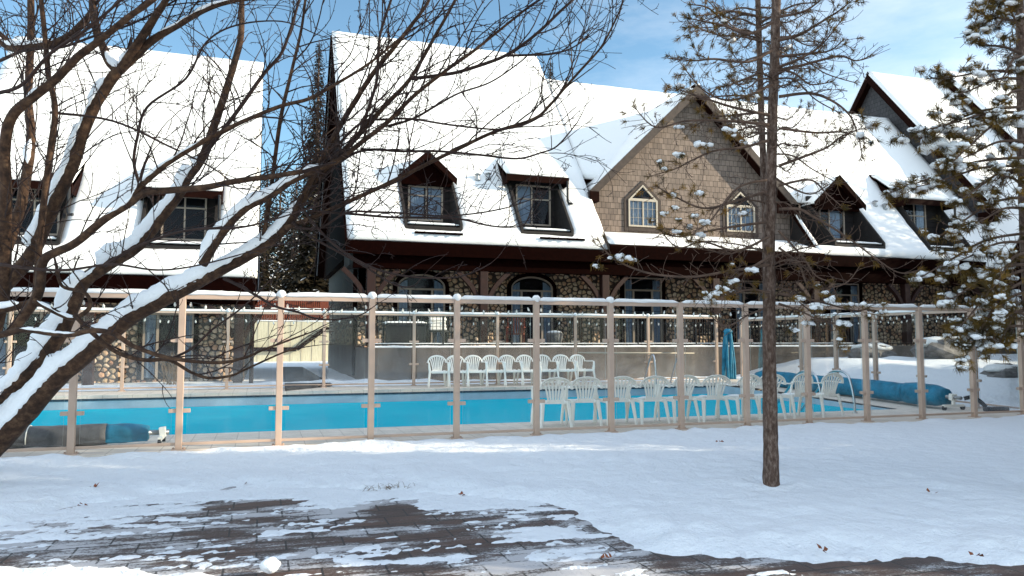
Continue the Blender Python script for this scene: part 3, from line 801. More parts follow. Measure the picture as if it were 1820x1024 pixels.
def roof_plane(root, X0, X1, Ye, Ze, Yr, Zr, holes=(), t=.20, deck=.16, name='roof', step=.25, seed=0.0, part=None, label=None):
    """front or rear slope; returns height function z(y). holes: (x0, x1, z0, z1)"""
    sl = Vector((0, Yr - Ye, Zr - Ze)); L = sl.length; d = sl / L
    n = Vector((1, 0, 0)).cross(d); n = n if n.z > 0 else -n
    f2s = lambda z: (z - Ze) / (Zr - Ze) * L
    us = lines(X0, X1, step, [h[0] for h in holes] + [h[1] for h in holes])
    ss = lines(0, L, step, [f2s(h[2]) for h in holes] + [f2s(h[3]) for h in holes])
    keep = lambda x, s: not any(h[0] < x < h[1] and f2s(h[2]) < s < f2s(h[3]) for h in holes)
    P = lambda x, s: Vector((x, Ye, Ze)) + d * s
    # boards under the snow
    b = MB()
    cu = sorted(set([X0, X1] + [v for h in holes for v in h[:2] if X0 < v < X1])); cs = sorted(set([0, L] + [v for h in holes for v in (f2s(h[2]), f2s(h[3])) if 0 < v < L]))
    for i in range(len(cu)-1):
        for j in range(len(cs)-1):
            if not keep((cu[i]+cu[i+1])/2, (cs[j]+cs[j+1])/2): continue
            e0 = .05 if cu[i] == X0 else .002; e1 = .05 if cu[i+1] == X1 else .002; e2 = .12 if cs[j+1] == L else .001
            q = [P(cu[i]+e0, cs[j]+.001), P(cu[i+1]-e1, cs[j]+.001), P(cu[i+1]-e1, cs[j+1]-e2), P(cu[i]+e0, cs[j+1]-e2)]
            b.prism([v - n * (t - .02) for v in q], -n * deck)
    r = b.build(name, M['dark_wood'], root) if part is None else b.build(name, M['dark_wood'], part)
    if label: r['label'] = label
    b = MB(); snow_slab(b, us, ss, P, n, keep, t, seed=seed, amp=.034, skip=True)
    b.build('roof_snow', M['roof_snow'], r, smooth=True)
    return lambda y: Ze + (y - Ye) * (Zr - Ze) / (Yr - Ye)
def window(root, x0, x1, z0, z1, y, mull=(), trans=(), frame='frame_tan', fw=.055, curt=(), name='window', peak=0.0, dark=True, trim=.0):
    """window standing on the wall face y (its front looks to -y)"""
    dy = .07
    b = MB()
    def bar(ax0, ax1, az0, az1, yy=dy): b.box(ax0, ax1, y - yy, y - .002, az0, az1)
    bar(x0, x0 + fw, z0, z1); bar(x1 - fw, x1, z0, z1); bar(x0 + fw + .001, x1 - fw - .001, z0, z0 + fw)
    bar(x0 + fw + .001, x1 - fw - .001, z1 - fw, z1, dy - .004)
    if peak:
        xm = (x0 + x1) / 2
        for s in (-1, 1):
            xe = x0 if s < 0 else x1
            b.prism([(xe, y - dy + .003, z1 - fw * .4), (xm, y - dy + .003, z1 + peak), (xm, y - dy + .003, z1 + peak - fw * 1.3), (xe - s * fw * 1.4, y - dy + .003, z1 - fw * .4)], (0, dy - .006, 0))
    for k, xm in enumerate(mull): bar(xm - fw * .42, xm + fw * .42, z0 + fw + .001, z1 - fw - .001, dy - .01)
    for k, zm in enumerate(trans): bar(x0 + fw + .001, x1 - fw - .001, zm - fw * .4, zm + fw * .4, dy - .014)
    w = b.build(name, M[frame], root)
    b = MB()
    if peak: b.prism([(x0+.01, y - .03, z0 + .01), (x1-.01, y - .03, z0 + .01), (x1-.01, y - .03, z1), ((x0+x1)/2, y - .03, z1 + peak - .02), (x0+.01, y - .03, z1)], (0, .004, 0))
    else: b.box(x0 + .01, x1 - .01, y - .032, y - .028, z0 + .01, z1 - .01)
    b.build('pane', M['window_glass'], w)
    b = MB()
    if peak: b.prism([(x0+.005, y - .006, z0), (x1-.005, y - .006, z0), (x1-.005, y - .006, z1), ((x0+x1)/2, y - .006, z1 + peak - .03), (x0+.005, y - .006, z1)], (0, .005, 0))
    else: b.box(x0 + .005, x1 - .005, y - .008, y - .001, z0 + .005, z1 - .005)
    b.build('unlit_room_panel', M['unlit_interior'], w)  # near-black sheet behind the pane, painting the unlit room
    for (c0, c1) in curt:
        b = MB(); n = max(8, int((c1 - c0) / .02)); vs = []; fs = []
        for i in range(n + 1):
            x = c0 + (c1 - c0) * i / n; yy = y - .018 + .006 * math.sin(x * 60 + math.sin(x * 17) * 2)
            vs += [(x, yy, z0 + .03), (x, yy, z1 - .04)]
        for i in range(n): fs.append((2*i, 2*i+2, 2*i+3, 2*i+1))
        b.add(vs, fs); b.build('curtain', M['curtain'], w)
    if trim:
        b = MB(); T = trim
        b.box(x0 - T, x0 - .002, y - .04, y - .001, z0 - T, z1); b.box(x1 + .002, x1 + T, y - .04, y - .001, z0 - T, z1)
        b.box(x0 - .001, x1 + .001, y - .043, y - .001, z0 - T, z0 - .002)
        xm = (x0 + x1) / 2
        if peak:
            for s in (-1, 1):
                xe = x0 - T if s < 0 else x1 + T
                b.prism([(xe, y - .042, z1 - .002), (xm, y - .042, z1 + peak + T * 1.0), (xm, y - .042, z1 + peak + .004), (xe - s * T, y - .042, z1 - .002)], (0, .04, 0))
        else: b.box(x0 - T, x1 + T, y - .043, y - .001, z1 + .002, z1 + T)
        b.build('trim', M['brown_trim'], w)
    return w
def dormer(root, kind, x0, x1, zb, zt, zf, yf, zpeak, wy, win, ov=.14, seed=0.0, inv=None):
    """inset dormer: opening x0..x1 cut in the roof from zb up, window wall at y = wy under a small roof.
    zf(y): main roof height; inv(z): y where the main roof has height z"""
    yb, yt = inv(zb), inv(zt)
    b = MB()
    for x, s in ((x0, -1), (x1, 1)):
        b.prism([(x, yb - .02, zb - .25), (x, wy + .3, zb - .25), (x, wy + .3, zt), (x, max(yt, wy - .2) if kind == 'gable' else wy, zt), (x, yb - .02, zb + .06)], (s * .08, 0, 0))
    b.box(x0 + .002, x1 - .002, wy, wy + .12, zb - .25, zt + .3)
    b.prism([(x0 + .001, yb - .02, zb - .06), (x1 - .001, yb - .02, zb - .06), (x1 - .001, wy + .05, zb + .02), (x0 + .001, wy + .05, zb + .02)], (0, 0, -.14))
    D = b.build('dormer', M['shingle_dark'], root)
    window(D, *win[0], wy, **win[1])
    for ch in list(KIDS.get(KIDS[D.name][-1].name, [])):   # keep thing > part > sub-part: window pieces hang on the dormer
        ch.parent = D
    sl = MB(); snow_slab(sl, lines(x0 + .02, x1 - .02, .12), lines(0, 1, .12), lambda x, s: Vector((x, yb + .05 + (wy - yb - .12) * s, zb + .10 + .02 * s)), Vector((0, 0, 1)), lambda x, s: True, .09, .12, .012, seed)
    sl.build('ledge_snow', M['roof_snow'], D, smooth=True)
    xm = (x0 + x1) / 2; ex0, ex1 = x0 - ov, x1 + ov
    if kind == 'gable':
        ze = zt - .02; h = zpeak - ze; yk = inv(zpeak) + .25
        b = MB()
        for s, xe in ((-1, ex0), (1, ex1)):
            n = Vector((s * h, 0, (ex1 - ex0) / 2)).normalized()
            b.prism([v - n * .09 for v in (Vector((xe, yf, ze)), Vector((xm, yf, zpeak)), Vector((xm, yk, zpeak)), Vector((xe, yk, ze)))], -n * .10)
            # barge board
            b.prism([(xe, yf - .03, ze - .02), (xm, yf - .03, zpeak - .01), (xm, yf - .03, zpeak - .26), (xe + (-s) * .02, yf - .03, ze - .24)], (0, .028, 0))
        b.build('dormer_roof', M['dark_wood'], D)
        b = MB(); b.prism([(x0 - .02, yf + .22, zt - .28), (x1 + .02, yf + .22, zt - .28), (x1 + .02, yf + .22, zt - .02), (xm, yf + .22, zpeak - .2), (x0 - .02, yf + .22, zt - .02)], (0, .1, 0))
        b.build('gable_panel', M['black_wood'], D)
        for s, xe in ((-1, ex0), (1, ex1)):
            n = Vector((s * h, 0, (ex1 - ex0) / 2)).normalized(); top = Vector((xm, 0, zpeak)); lo = Vector((xe, 0, ze)); LL = (top - lo).length; dd = (top - lo) / LL
            b = MB(); snow_slab(b, lines(yf + .03, yk, .12), lines(0, LL, .12), lambda y, s_, lo=lo, dd=dd: lo + dd * s_ + Vector((0, y, 0)), n, lambda a, c: True, .10, .1, .015, seed + s)
            b.build('roof_snow', M['roof_snow'], D, smooth=True)
    else:
        yh, zh = zpeak; ze = zt + .10
        L_ = Vector((0, yh - yf, zh - ze)); LL = L_.length; dd = L_ / LL; n = Vector((1, 0, 0)).cross(dd); n = n if n.z > 0 else -n
        b = MB(); q = [Vector((ex0, yf, ze)), Vector((ex1, yf, ze)), Vector((ex1, yh + .2, zh + .2 * dd.z / dd.y)), Vector((ex0, yh + .2, zh + .2 * dd.z / dd.y))]
        b.prism([v - n * .14 for v in q], -n * .10)
        b.box(ex0 - .01, ex1 + .01, yf - .03, yf, ze - .36, ze - .13)
        for s, xe in ((-1, ex0), (1, ex1)):    # dark side boards below the shed roof
            b.prism([(xe, yf, ze - .14), (xe, yf, ze - .42), (xe, inv(ze - .45) + .3, ze - .42), (xe, yh, zh - .14)], (-s * .05, 0, 0))
        b.build('dormer_roof', M['dark_wood'], D)
        b = MB(); snow_slab(b, lines(ex0, ex1, .14), lines(0, LL + .1, .14), lambda x, s_: Vector((x, yf, ze)) + dd * s_, n, lambda a, c: True, .15, .16, .02, seed)
        b.build('roof_snow', M['roof_snow'], D, smooth=True)
        b = MB(); xp = ex1 - .06
        b.tube([(xp, yf - .05, ze - .25), (xp, yf - .05, ze - .95), (xp + .03, yf - .09, ze - 1.05), (xp + .14, yf - .13, ze - 1.05)], .045, 8)
        b.build('downpipe', M['rubber'], D)
    return D
def glass_door(root, x0, x1, z0, z1, y, arch, mull, trans, curt=True):
    """tall glazed door on the wall face y, arched or square headed, standing in a dark surround"""
    xm = (x0 + x1) / 2; w = (x1 - x0) / 2; zs = z1 - arch
    def top(x, k=0.0):
        return zs + (arch + k) * math.sqrt(max(0, 1 - ((x - xm) / (w + k)) ** 2)) ** 1.0 if arch else z1 + k
    def outline(k, z_lo):
        pts = [(x0 - k, z_lo)]; n = 16
        if arch:
            for i in range(n + 1):
                a = math.pi * (1 - i / n); pts.append((xm + (w + k) * math.cos(a), zs + (arch + k) * math.sin(a)))
        else: pts += [(x0 - k, z1 + k), (x1 + k, z1 + k)]
        pts.append((x1 + k, z_lo)); return pts
    def ring(mb, ko, ki, ya, yb):
        o, i_ = outline(ko, z0), outline(ki, z0)
        for k in range(len(o) - 1):
            p = [(o[k][0], ya, o[k][1]), (o[k+1][0], ya, o[k+1][1]), (i_[k+1][0], ya, i_[k+1][1]), (i_[k][0], ya, i_[k][1])]
            mb.prism(p, (0, yb - ya, 0))
    b = MB(); ring(b, .13, 0.005, y - .13, y - .002); d = b.build('glass_door', M['black_wood'], root)
    b = MB(); ring(b, 0.0, -.055, y - .09, y - .03)
    for m_ in mull: b.box(m_ - .035, m_ + .035, y - .085, y - .035, z0, min(trans - .03, z1) if trans else z1 - .06)
    if trans: b.box(x0 + .055, x1 - .055, y - .082, y - .038, trans - .03, trans + .03)
    b.build('frame', M['frame_tan'], d)
    b = MB(); b.prism([(p[0], y - .060, p[1]) for p in outline(-.02, z0)], (0, .004, 0)); b.build('pane', M['window_glass'], d)
    b = MB(); b.prism([(p[0], y - .010, p[1]) for p in outline(-.01, z0)], (0, .008, 0)); b.build('unlit_room_panel', M['unlit_interior'], d)  # flat near-black sheet paints the darkness behind the door glass
    if curt:
        for (c0, c1) in ((x0 + .06, x0 + .34), (x1 - .36, x1 - .06)):
            b = MB(); n = 16; vs = []; fs = []
            for i in range(n + 1):
                x = c0 + (c1 - c0) * i / n; yy = y - .030 + .012 * math.sin(x * 55)
                vs += [(x, yy, z0 + .05), (x, yy, top(x) - .12 if arch else z1 - .1)]
            for i in range(n): fs.append((2*i, 2*i+2, 2*i+3, 2*i+1))
            b.add(vs, fs); b.build('curtain', M['curtain'], d)
    return d
def porch_post(root, x, y, z0, z1):
    b = MB(); b.box(x - .13, x + .13, y - .13, y + .13, z0, z1); p = b.build('porch_post', M['post_wood'], root, bevel=.012)
    for s in (-1, 1):
        b = MB(); pts = spline([(x + s * .135, y, z1 - .95), (x + s * .42, y, z1 - .45), (x + s * .85, y, z1 - .02)], 4)
        for u, v in zip(pts[:-1], pts[1:]): b.beam(u, v, .14, .16, (0, 1, 0))
        b.build('brace', M['post_wood'], p)
    return p
# ------------------------------------------------------------------ main lodge
ZF1 = lambda y: 4.57 + (y - 23.07) * (13.68 - 4.57) / (30.14 - 23.07)
IN1 = lambda z: 23.07 + (z - 4.57) * (30.14 - 23.07) / (13.68 - 4.57)
ZF2 = lambda y: 4.72 + (y - 23.1) * (12.45 - 4.72) / (29.4 - 23.1)
IN2 = lambda z: 23.1 + (z - 4.72) * (29.4 - 23.1) / (12.45 - 4.72)
lodge = thing('stone_lodge', 'long river stone lodge with steep snowy roofs and a big shingled gable behind the pool', 'building', (16, 25, 1.25))
roof_plane(lodge, 2.4, 11.05, 23.07, 4.57, 30.14, 13.68, [(4.25, 6.0, 5.02, 7.0), (8.1, 9.85, 5.02, 7.6)], seed=1)
roof_plane(lodge, 2.4, 11.05, 37.0, 4.57, 30.16, 13.66, [], seed=2, step=.8)
roof_plane(lodge, 11.07, 29.4, 23.1, 4.72, 29.4, 12.45, [(11.1, 19.85, 4.9, 7.5), (19.95, 23.05, 5.1, 7.05), (25.3, 27.5, 5.1, 7.9)], seed=3)
roof_plane(lodge, 11.07, 29.4, 36.0, 4.72, 29.42, 12.43, [], seed=4, step=.8)
# crest of snow along the left block's right rake + flashing side
b = MB(); pts = [(11.06, y, ZF1(y) - .16) for y in (23.1, 30.1)]
b.prism([(11.055, 23.1, ZF1(23.1) - .10), (11.055, 30.1, ZF1(30.1) - .10), (11.055, 30.1, ZF1(30.1) - .55), (11.055, 23.1, ZF1(23.1) - .5)], (.05, 0, 0))
b.build('rake_board', M['brown_trim'], lodge)
b = MB(); b.prism([(2.39, 23.0, 4.36), (2.39, 30.14, 13.5), (2.39, 30.14, 13.12), (2.39, 23.0, 3.98)], (-.05, 0, 0))
b.prism([(2.39, 37.1, 4.36), (2.39, 30.14, 13.5), (2.39, 30.14, 13.12), (2.39, 37.1, 3.98)], (-.05, 0, 0))
b.build('rake_board', M['black_wood'], lodge)
b = MB(); b.prism([(2.72, 23.5, 4.3), (2.72, 36.7, 4.3), (2.72, 30.14, 13.1)], (.2, 0, 0)); b.build('gable_end', M['black_wood'], lodge)
# walls below
b = MB(); b.box(2.97, 29.4, 25.0, 25.3, 1.2, 5.3); b.build('stone_wall', M['stone'], lodge)
b = MB(); b.prism([(2.965, 25.02, 1.252), (2.965, 36.0, 1.252), (2.965, 36.0, 3.05), (2.965, 25.02, 3.05)], (.25, 0, 0)); b.build('stone_wall', M['stone_side'], lodge)
b = MB(); b.prism([(2.955, 25.0, 3.052), (2.955, 36.4, 3.052), (2.955, 36.4, 4.3), (2.955, 25.0, 4.3)], (.25, 0, 0))
b.box(2.5, 2.95, 23.4, 25.0, 3.72, 4.28); b.build('siding', M['siding'], lodge)
b = MB(); b.prism([(2.94, 25.0, -.1), (2.94, 36.0, -.1), (2.94, 36.0, 1.25), (2.94, 25.0, 1.25)], (.25, 0, 0)); b.build('foundation', M['concrete'], lodge)
# eaves, soffit, porch beam
b = MB()
b.box(2.4, 11.05, 23.0, 23.06, 4.02, 4.42); b.box(11.055, 29.4, 23.02, 23.08, 4.18, 4.58)
b.build('fascia', M['black_wood'], lodge)
b = MB(); b.box(2.5, 29.4, 23.08, 24.998, 4.24, 4.30); b.build('soffit', M['black_wood'], lodge)
b = MB(); b.box(2.6, 29.4, 23.22, 23.5, 3.62, 4.10); b.build('porch_beam', M['black_wood'], lodge)
b = MB(); b.box(2.98, 29.4, 24.7, 24.998, 3.96, 4.238); b.build('wall_plate', M['dark_wood'], lodge)
for x in (3.14, 6.72, 10.98, 15.28, 19.6, 23.9, 28.2): porch_post(lodge, x, 23.36, 1.28, 3.62)
glass_door(lodge, 4.23, 5.84, 1.28, 3.62, 25.0, .42, (4.66, 5.4), 3.12)
glass_door(lodge, 8.17, 9.72, 1.28, 3.64, 25.0, .42, (8.56, 9.32), 3.14)
glass_door(lodge, 12.5, 14.05, 1.28, 3.72, 25.0, 0, (12.88, 13.65), 3.25)
glass_door(lodge, 17.2, 18.7, 1.28, 3.72, 25.0, 0, (17.6, 18.3), 3.25)
glass_door(lodge, 21.6, 23.1, 1.28, 3.72, 25.0, 0, (22.0, 22.7), 3.25)
b = MB(); b.tube([(2.86, 25.0, 4.2), (2.86, 24.95, 3.9), (2.86, 24.9, .3)], .07, 8); b.build('downpipe', M['black_wood'], lodge)
# dormers
dormer(lodge, 'gable', 4.27, 5.98, 5.08, 6.86, ZF1, 24.45, 7.72, 25.0, ((4.56, 5.75, 5.42, 6.60), dict(mull=(5.18,), trans=(6.28,), curt=((4.66, 5.1), (5.25, 5.68)))), seed=11, inv=IN1)
dormer(lodge, 'shed', 8.12, 9.83, 5.08, 7.12, ZF1, 24.35, (25.85, 8.12), 25.0, ((8.36, 9.66, 5.45, 6.88), dict(mull=(8.95,), trans=(6.38,), curt=((8.4, 8.9),))), ov=.28, seed=12, inv=IN1)
dormer(lodge, 'gable', 20.75, 23.0, 5.16, 6.92, ZF2, 24.45, 8.05, 25.0, ((21.25, 22.5, 5.5, 6.86), dict(mull=(21.75,), trans=(), curt=((21.8, 22.3),))), seed=13, inv=IN2)
dormer(lodge, 'shed', 25.35, 27.45, 5.16, 7.30, ZF2, 24.35, (25.95, 8.6), 25.0, ((25.5, 26.78, 5.6, 7.22), dict(mull=(26.15,), trans=(6.68,), curt=((26.3, 26.7),))), ov=.28, seed=14, inv=IN2)
# low pent roof and big cross gable
sl = MB(); us = lines(11.1, 19.83, .2); P = lambda x, s: Vector((x, 23.02 + 2.0 * s, 4.78 + .62 * s))
snow_slab(sl, us, lines(0, 1, .1), P, Vector((0, -.3, .95)).normalized(), lambda a, c: True, .17, .2, .02, 21)
b = MB(); b.prism([(11.1, 23.03, 4.64), (19.83, 23.03, 4.64), (19.83, 25.0, 5.24), (11.1, 25.0, 5.24)], (0, 0, -.16)); r = b.build('pent_roof', M['dark_wood'], lodge)
sl.build('roof_snow', M['roof_snow'], r, smooth=True)
GX, GH, GZ, GP = 15.5, 4.42, 6.86, 11.22      # centre, half width, eave height, peak height of the cross gable
b = MB(); b.prism([(11.12, 25.0, 5.1), (19.86, 25.0, 5.1), (19.86, 25.0, 6.72), (15.5, 25.0, 10.95), (11.12, 25.0, 6.72)], (0, .2, 0)); gable = b.build('shingle_gable', M['shingle'], lodge)
b = MB(); b.prism([(19.86, 23.55, 4.9), (19.86, 25.2, 4.9), (19.86, 25.2, 6.95), (19.86, 25.0, 6.95)], (.08, 0, 0)); b.build('cheek', M['shingle_dark'], gable)
b = MB(); s2 = MB(); trim = MB()
for s in (-1, 1):
    xe = GX + s * (GH + .02); n = Vector((s * (GP - GZ), 0, GH)).normalized()
    q = [Vector((xe, 24.6, GZ)), Vector((GX, 24.6, GP)), Vector((GX, 28.3, GP)), Vector((xe, 28.3, GZ))]
    b.prism([v - n * .16 for v in q], -n * .14)
    trim.prism([(xe + s * .1, 24.55, GZ - .16), (GX, 24.55, GP - .12), (GX, 24.55, GP - .5), (xe + s * .1, 24.55, GZ - .52)], (0, .05, 0))
    lo = Vector((xe, 0, GZ)); LL = (Vector((GX, 0, GP)) - lo).length; dd = (Vector((GX, 0, GP)) - lo) / LL
    snow_slab(s2, lines(24.58, 28.3, .2), lines(0, LL, .2), lambda y, t, lo=lo, dd=dd: lo + dd * t + Vector((0, y, 0)), n, lambda a, c: True, .17, .15, .02, 30 + s)
gr = b.build('gable_roof', M['dark_wood'], lodge); s2.build('roof_snow', M['roof_snow'], gr, smooth=True); trim.build('barge_board', M['brown_trim'], gr)
b = MB(); b.box(18.95, 19.95, 24.55, 24.6, 6.35, 6.75); b.box(11.0, 11.35, 24.5, 24.9, 6.35, 6.72); b.build('eave_return', M['dark_wood'], gr)
for (x0, x1) in ((12.73, 13.93), (16.93, 18.2)):
    window(lodge, x0, x1, 5.6, 6.62, 25.0, ((x0 + x1) / 2,), (), 'cream', .06, ((x0 + .08, (x0 + x1) / 2 - .05), ((x0 + x1) / 2 + .05, x1 - .08)), peak=.56, trim=.16)
    w = KIDS[lodge.name][-1]; b = MB(); b.box(x0 + .055, x1 - .055, 24.935, 24.97, 6.60, 6.655)
    for q in range(1, 3):
        for h_ in (0, 1):
            xa = x0 + (x1 - x0) / 2 * h_ + (x1 - x0) / 6 * q; b.box(xa - .006, xa + .006, 24.955, 24.967, 5.66, 6.6)
    for q in range(1, 3): b.box(x0 + .06, x1 - .06, 24.956, 24.966, 5.6 + .34 * q - .006, 5.6 + .34 * q + .006)
    b.build('glazing_bars', M['cream'], w)
for (x, y) in ((6.95, 24.9), (7.36, 24.95), (24.1, 24.95), (24.5, 24.85)):
    zf = ZF1 if x < 11 else ZF2; z = zf(y)
    b = MB(); b.tube([(x, y, z - .2), (x, y, z + .16)], .055, 10); b.tube([(x, y, z + .16), (x, y, z + .20), (x, y, z + .24)], [.10, .12, .03], 12); b.tube([(x, y, z - .02), (x, y, z + .03)], .10, 10)
    b.build('roof_vent', M['galv'], lodge, smooth=False)
# black bars near the eaves, painting the dark gap under the ledge snow
for (x0, x1) in ((4.45, 6.0), (8.6, 10.2)):
    b = MB(); z = ZF1(23.25); b.box(x0, x1, 23.17, 23.2, z - .07, z + .0)
    for k in range(4): b.ball((x0 + .3 + .33 * k, 23.12, z - .03), .045, (1, .8, .7), 8, 6, .2, k)
    b.build('ledge_gap_shade', M['black_wood'], lodge)
# ------------------------------------------------------------------ right lodge wing
rl = thing('shingled_lodge', 'tall shingled lodge gable, darkened for shade, with snowy roof behind the right pine', 'building', (34, 28, 1.2))
ZR = lambda y: 7.1 + (y - 23.75) * (15.22 - 7.1) / (30.5 - 23.75)
roof_plane(rl, 29.25, 46, 23.75, 7.1, 30.5, 15.22, [], seed=5, step=.4)
roof_plane(rl, 29.25, 46, 37.2, 7.1, 30.52, 15.2, [], seed=6, step=.8)
b = MB(); b.prism([(29.6, 24.4, 1.2), (29.6, 36.8, 1.2), (29.6, 36.8, 7.1), (29.6, 30.5, 14.8), (29.6, 24.4, 7.2)], (.3, 0, 0)); b.build('shingle_wall', M['shingle_shaded'], rl)
b = MB()
for (ya, yb2) in ((23.65, 30.5), (37.3, 30.5)):
    b.prism([(29.22, ya, 6.85), (29.22, yb2, 15.06), (29.22, yb2, 14.6), (29.22, ya, 6.4)], (.06, 0, 0))
b.build('rake_board', M['dark_wood'], rl)
b = MB(); b.box(29.9, 46, 24.4, 24.6, 1.2, 7.0); b.build('front_wall', M['shingle'], rl)
b = MB(); b.box(29.5, 46, 23.72, 23.78, 6.5, 6.9); b.box(29.3, 29.6, 23.75, 24.6, 6.3, 6.9); b.build('fascia', M['dark_wood'], rl)
# a slightly taller block of the same wing farther right
roof_plane(rl, 34.1, 48, 23.5, 7.75, 30.5, 15.85, [], seed=9, step=.5)
b = MB(); b.prism([(34.4, 24.1, 6.6), (34.4, 30.6, 14.6), (34.4, 36.5, 7.6), (34.4, 36.5, 8.0), (34.4, 30.5, 15.5), (34.4, 24.1, 8.1)], (.3, 0, 0)); b.build('shingle_wall', M['shingle_shaded'], rl)
b = MB(); b.prism([(34.06, 23.4, 7.45), (34.06, 30.5, 15.68), (34.06, 30.5, 15.25), (34.06, 23.4, 7.05)], (.06, 0, 0)); b.build('rake_board', M['dark_wood'], rl)
# its lower front gable
b = MB(); sx, n = None, None
s2 = MB()
for s in (-1, 1):
    xe = 31.5 + s * 3.9; q = [Vector((xe, 22.3, 4.4)), Vector((31.5, 22.3, 9.0)), Vector((31.5, 26, 9.0)), Vector((xe, 26, 4.4))]; n = Vector((s * 4.6, 0, 3.9)).normalized()
    b.prism([v - n * .16 for v in q], -n * .2)
    lo = Vector((xe, 0, 4.4)); LL = (Vector((31.5, 0, 9.0)) - lo).length; dd = (Vector((31.5, 0, 9.0)) - lo) / LL
    snow_slab(s2, lines(22.3, 26, .3), lines(0, LL, .3), lambda y, t, lo=lo, dd=dd: lo + dd * t + Vector((0, y, 0)), n, lambda a, c: True, .17, .15, .02, 50 + s)
r = b.build('porch_roof', M['dark_wood'], rl); s2.build('roof_snow', M['roof_snow'], r, smooth=True)
b = MB(); b.prism([(28.3, 22.9, 1.2), (34.7, 22.9, 1.2), (34.7, 22.9, 4.7), (31.5, 22.9, 8.4), (28.3, 22.9, 4.7)], (0, .2, 0)); b.build('porch_wall', M['dark_wood'], rl)
# ------------------------------------------------------------------ left lodge
ll = thing('stone_lodge', 'stone lodge at the left with one long snowy roof behind the bare tree', 'building', (-8, 25, .2))
ZL = lambda y: 3.33 + (y - 23) * (12.04 - 3.33) / 7.0
INL = lambda z: 23 + (z - 3.33) * 7.0 / (12.04 - 3.33)
roof_plane(ll, -8.4, -.15, 23.0, 3.33, 30.0, 12.04, [(-3.35, -1.4, 4.15, 6.5), (-7.3, -5.4, 4.15, 6.5)], seed=7)
roof_plane(ll, -8.4, -.15, 37.0, 3.33, 30.02, 12.02, [], seed=8, step=.8)
dormer(ll, 'shed', -3.33, -1.42, 4.2, 5.92, ZL, 24.25, (25.95, 7.05), 25.0, ((-2.95, -1.68, 4.45, 5.82), dict(mull=(-2.3,), trans=(5.45,), curt=())), ov=.2, seed=15, inv=INL)
dormer(ll, 'shed', -7.28, -5.42, 4.2, 5.92, ZL, 24.25, (25.95, 7.05), 25.0, ((-6.95, -5.65, 4.45, 5.82), dict(mull=(-6.3,), trans=(5.45,), curt=())), ov=.2, seed=16, inv=INL)
b = MB(); b.prism([(-.3, 23.4, 2.9), (-.3, 36.6, 2.9), (-.3, 30, 11.6)], (-.2, 0, 0)); b.prism([(-8.05, 23.4, 2.9), (-8.05, 36.6, 2.9), (-8.05, 30, 11.6)], (-.2, 0, 0)); b.build('gable_end', M['dark_wood'], ll)
b = MB(); b.box(-8.4, -.15, 22.94, 22.99, 2.75, 3.18); b.box(-8.4, -.15, 23.0, 24.99, 2.80, 2.86); b.box(-8.4, -.15, 23.2, 23.45, 2.45, 2.79); b.build('fascia', M['black_wood'], ll)
b = MB(); b.box(-8.0, -.5, 25.0, 25.3, .1, 3.3); b.build('stone_wall', M['stone'], ll)
b = MB(); b.prism([(-.495, 25.0, .1), (-.495, 36.4, .1), (-.495, 36.4, 3.3), (-.495, 25.0, 3.3)], (-.1, 0, 0)); b.build('stone_wall', M['stone_side'], ll)
for x in (-.62, -4.45, -8.1): porch_post(ll, x, 23.32, .2, 2.45)
b = MB(); b.tube([(-.25, 23.0, 2.7), (-.25, 22.95, .2)], .06, 8); b.build('downpipe', M['dark_wood'], ll)
glass_door(ll, -3.35, -1.95, .25, 2.75, 25.0, .45, (-2.95, -2.35), 2.2)
glass_door(ll, -7.2, -5.6, .25, 2.75, 25.0, .45, (-6.8, -6.0), 2.2)
# ------------------------------------------------------------------ patio, its wall and railing
b = MB(); b.box(2.9, 20.0, 21.98, 25.0, .3, 1.2); b.box(19.9, 29.4, 23.0, 25.0, .3, 1.2); structure(b.build('patio', M['concrete']))
rw = thing('retaining_wall', 'stained grey concrete patio wall behind the far row of chairs', 'wall', (11, 21.8, 0))
b = MB(); b.box(2.88, 20.1, 21.75, 21.975, -.1, 1.2); b.box(2.88, 3.1, 21.98, 24.998, -.1, 1.2); b.build('wall', M['concrete'], rw)
b = MB(); rail_snow(b, (2.9, 21.86, 1.2), (20.1, 21.86, 1.2), .2, .06, 77); b.build('snow', M['roof_snow'], rw, smooth=True)
ir = thing('iron_railing', 'thin black iron railing along the top of the patio wall', 'railing', (11, 21.92, 1.2))
b = MB()
for z in (1.30, 2.12): b.beam((2.95, 21.92, z), (20, 21.92, z), .03, .03)
b.build('rail', M['iron'], ir)
b = MB()
for k in range(152):
    x = 2.98 + k * .112; b.beam((x, 21.92, 1.3), (x, 21.92, 2.12), .014, .014, (0, 1, 0))
o = b.build('balusters', M['iron'], ir); o['kind'] = 'stuff'
for k in range(9):
    x = 2.95 + k * 2.13; b = MB(); b.box(x - .022, x + .022, 21.9, 21.944, 1.22, 2.2); b.build('post', M['iron'], ir)
b = MB(); rail_snow(b, (2.95, 21.92, 1.315), (20, 21.92, 1.315), .035, .022, 81); b.build('snow', M['roof_snow'], ir)
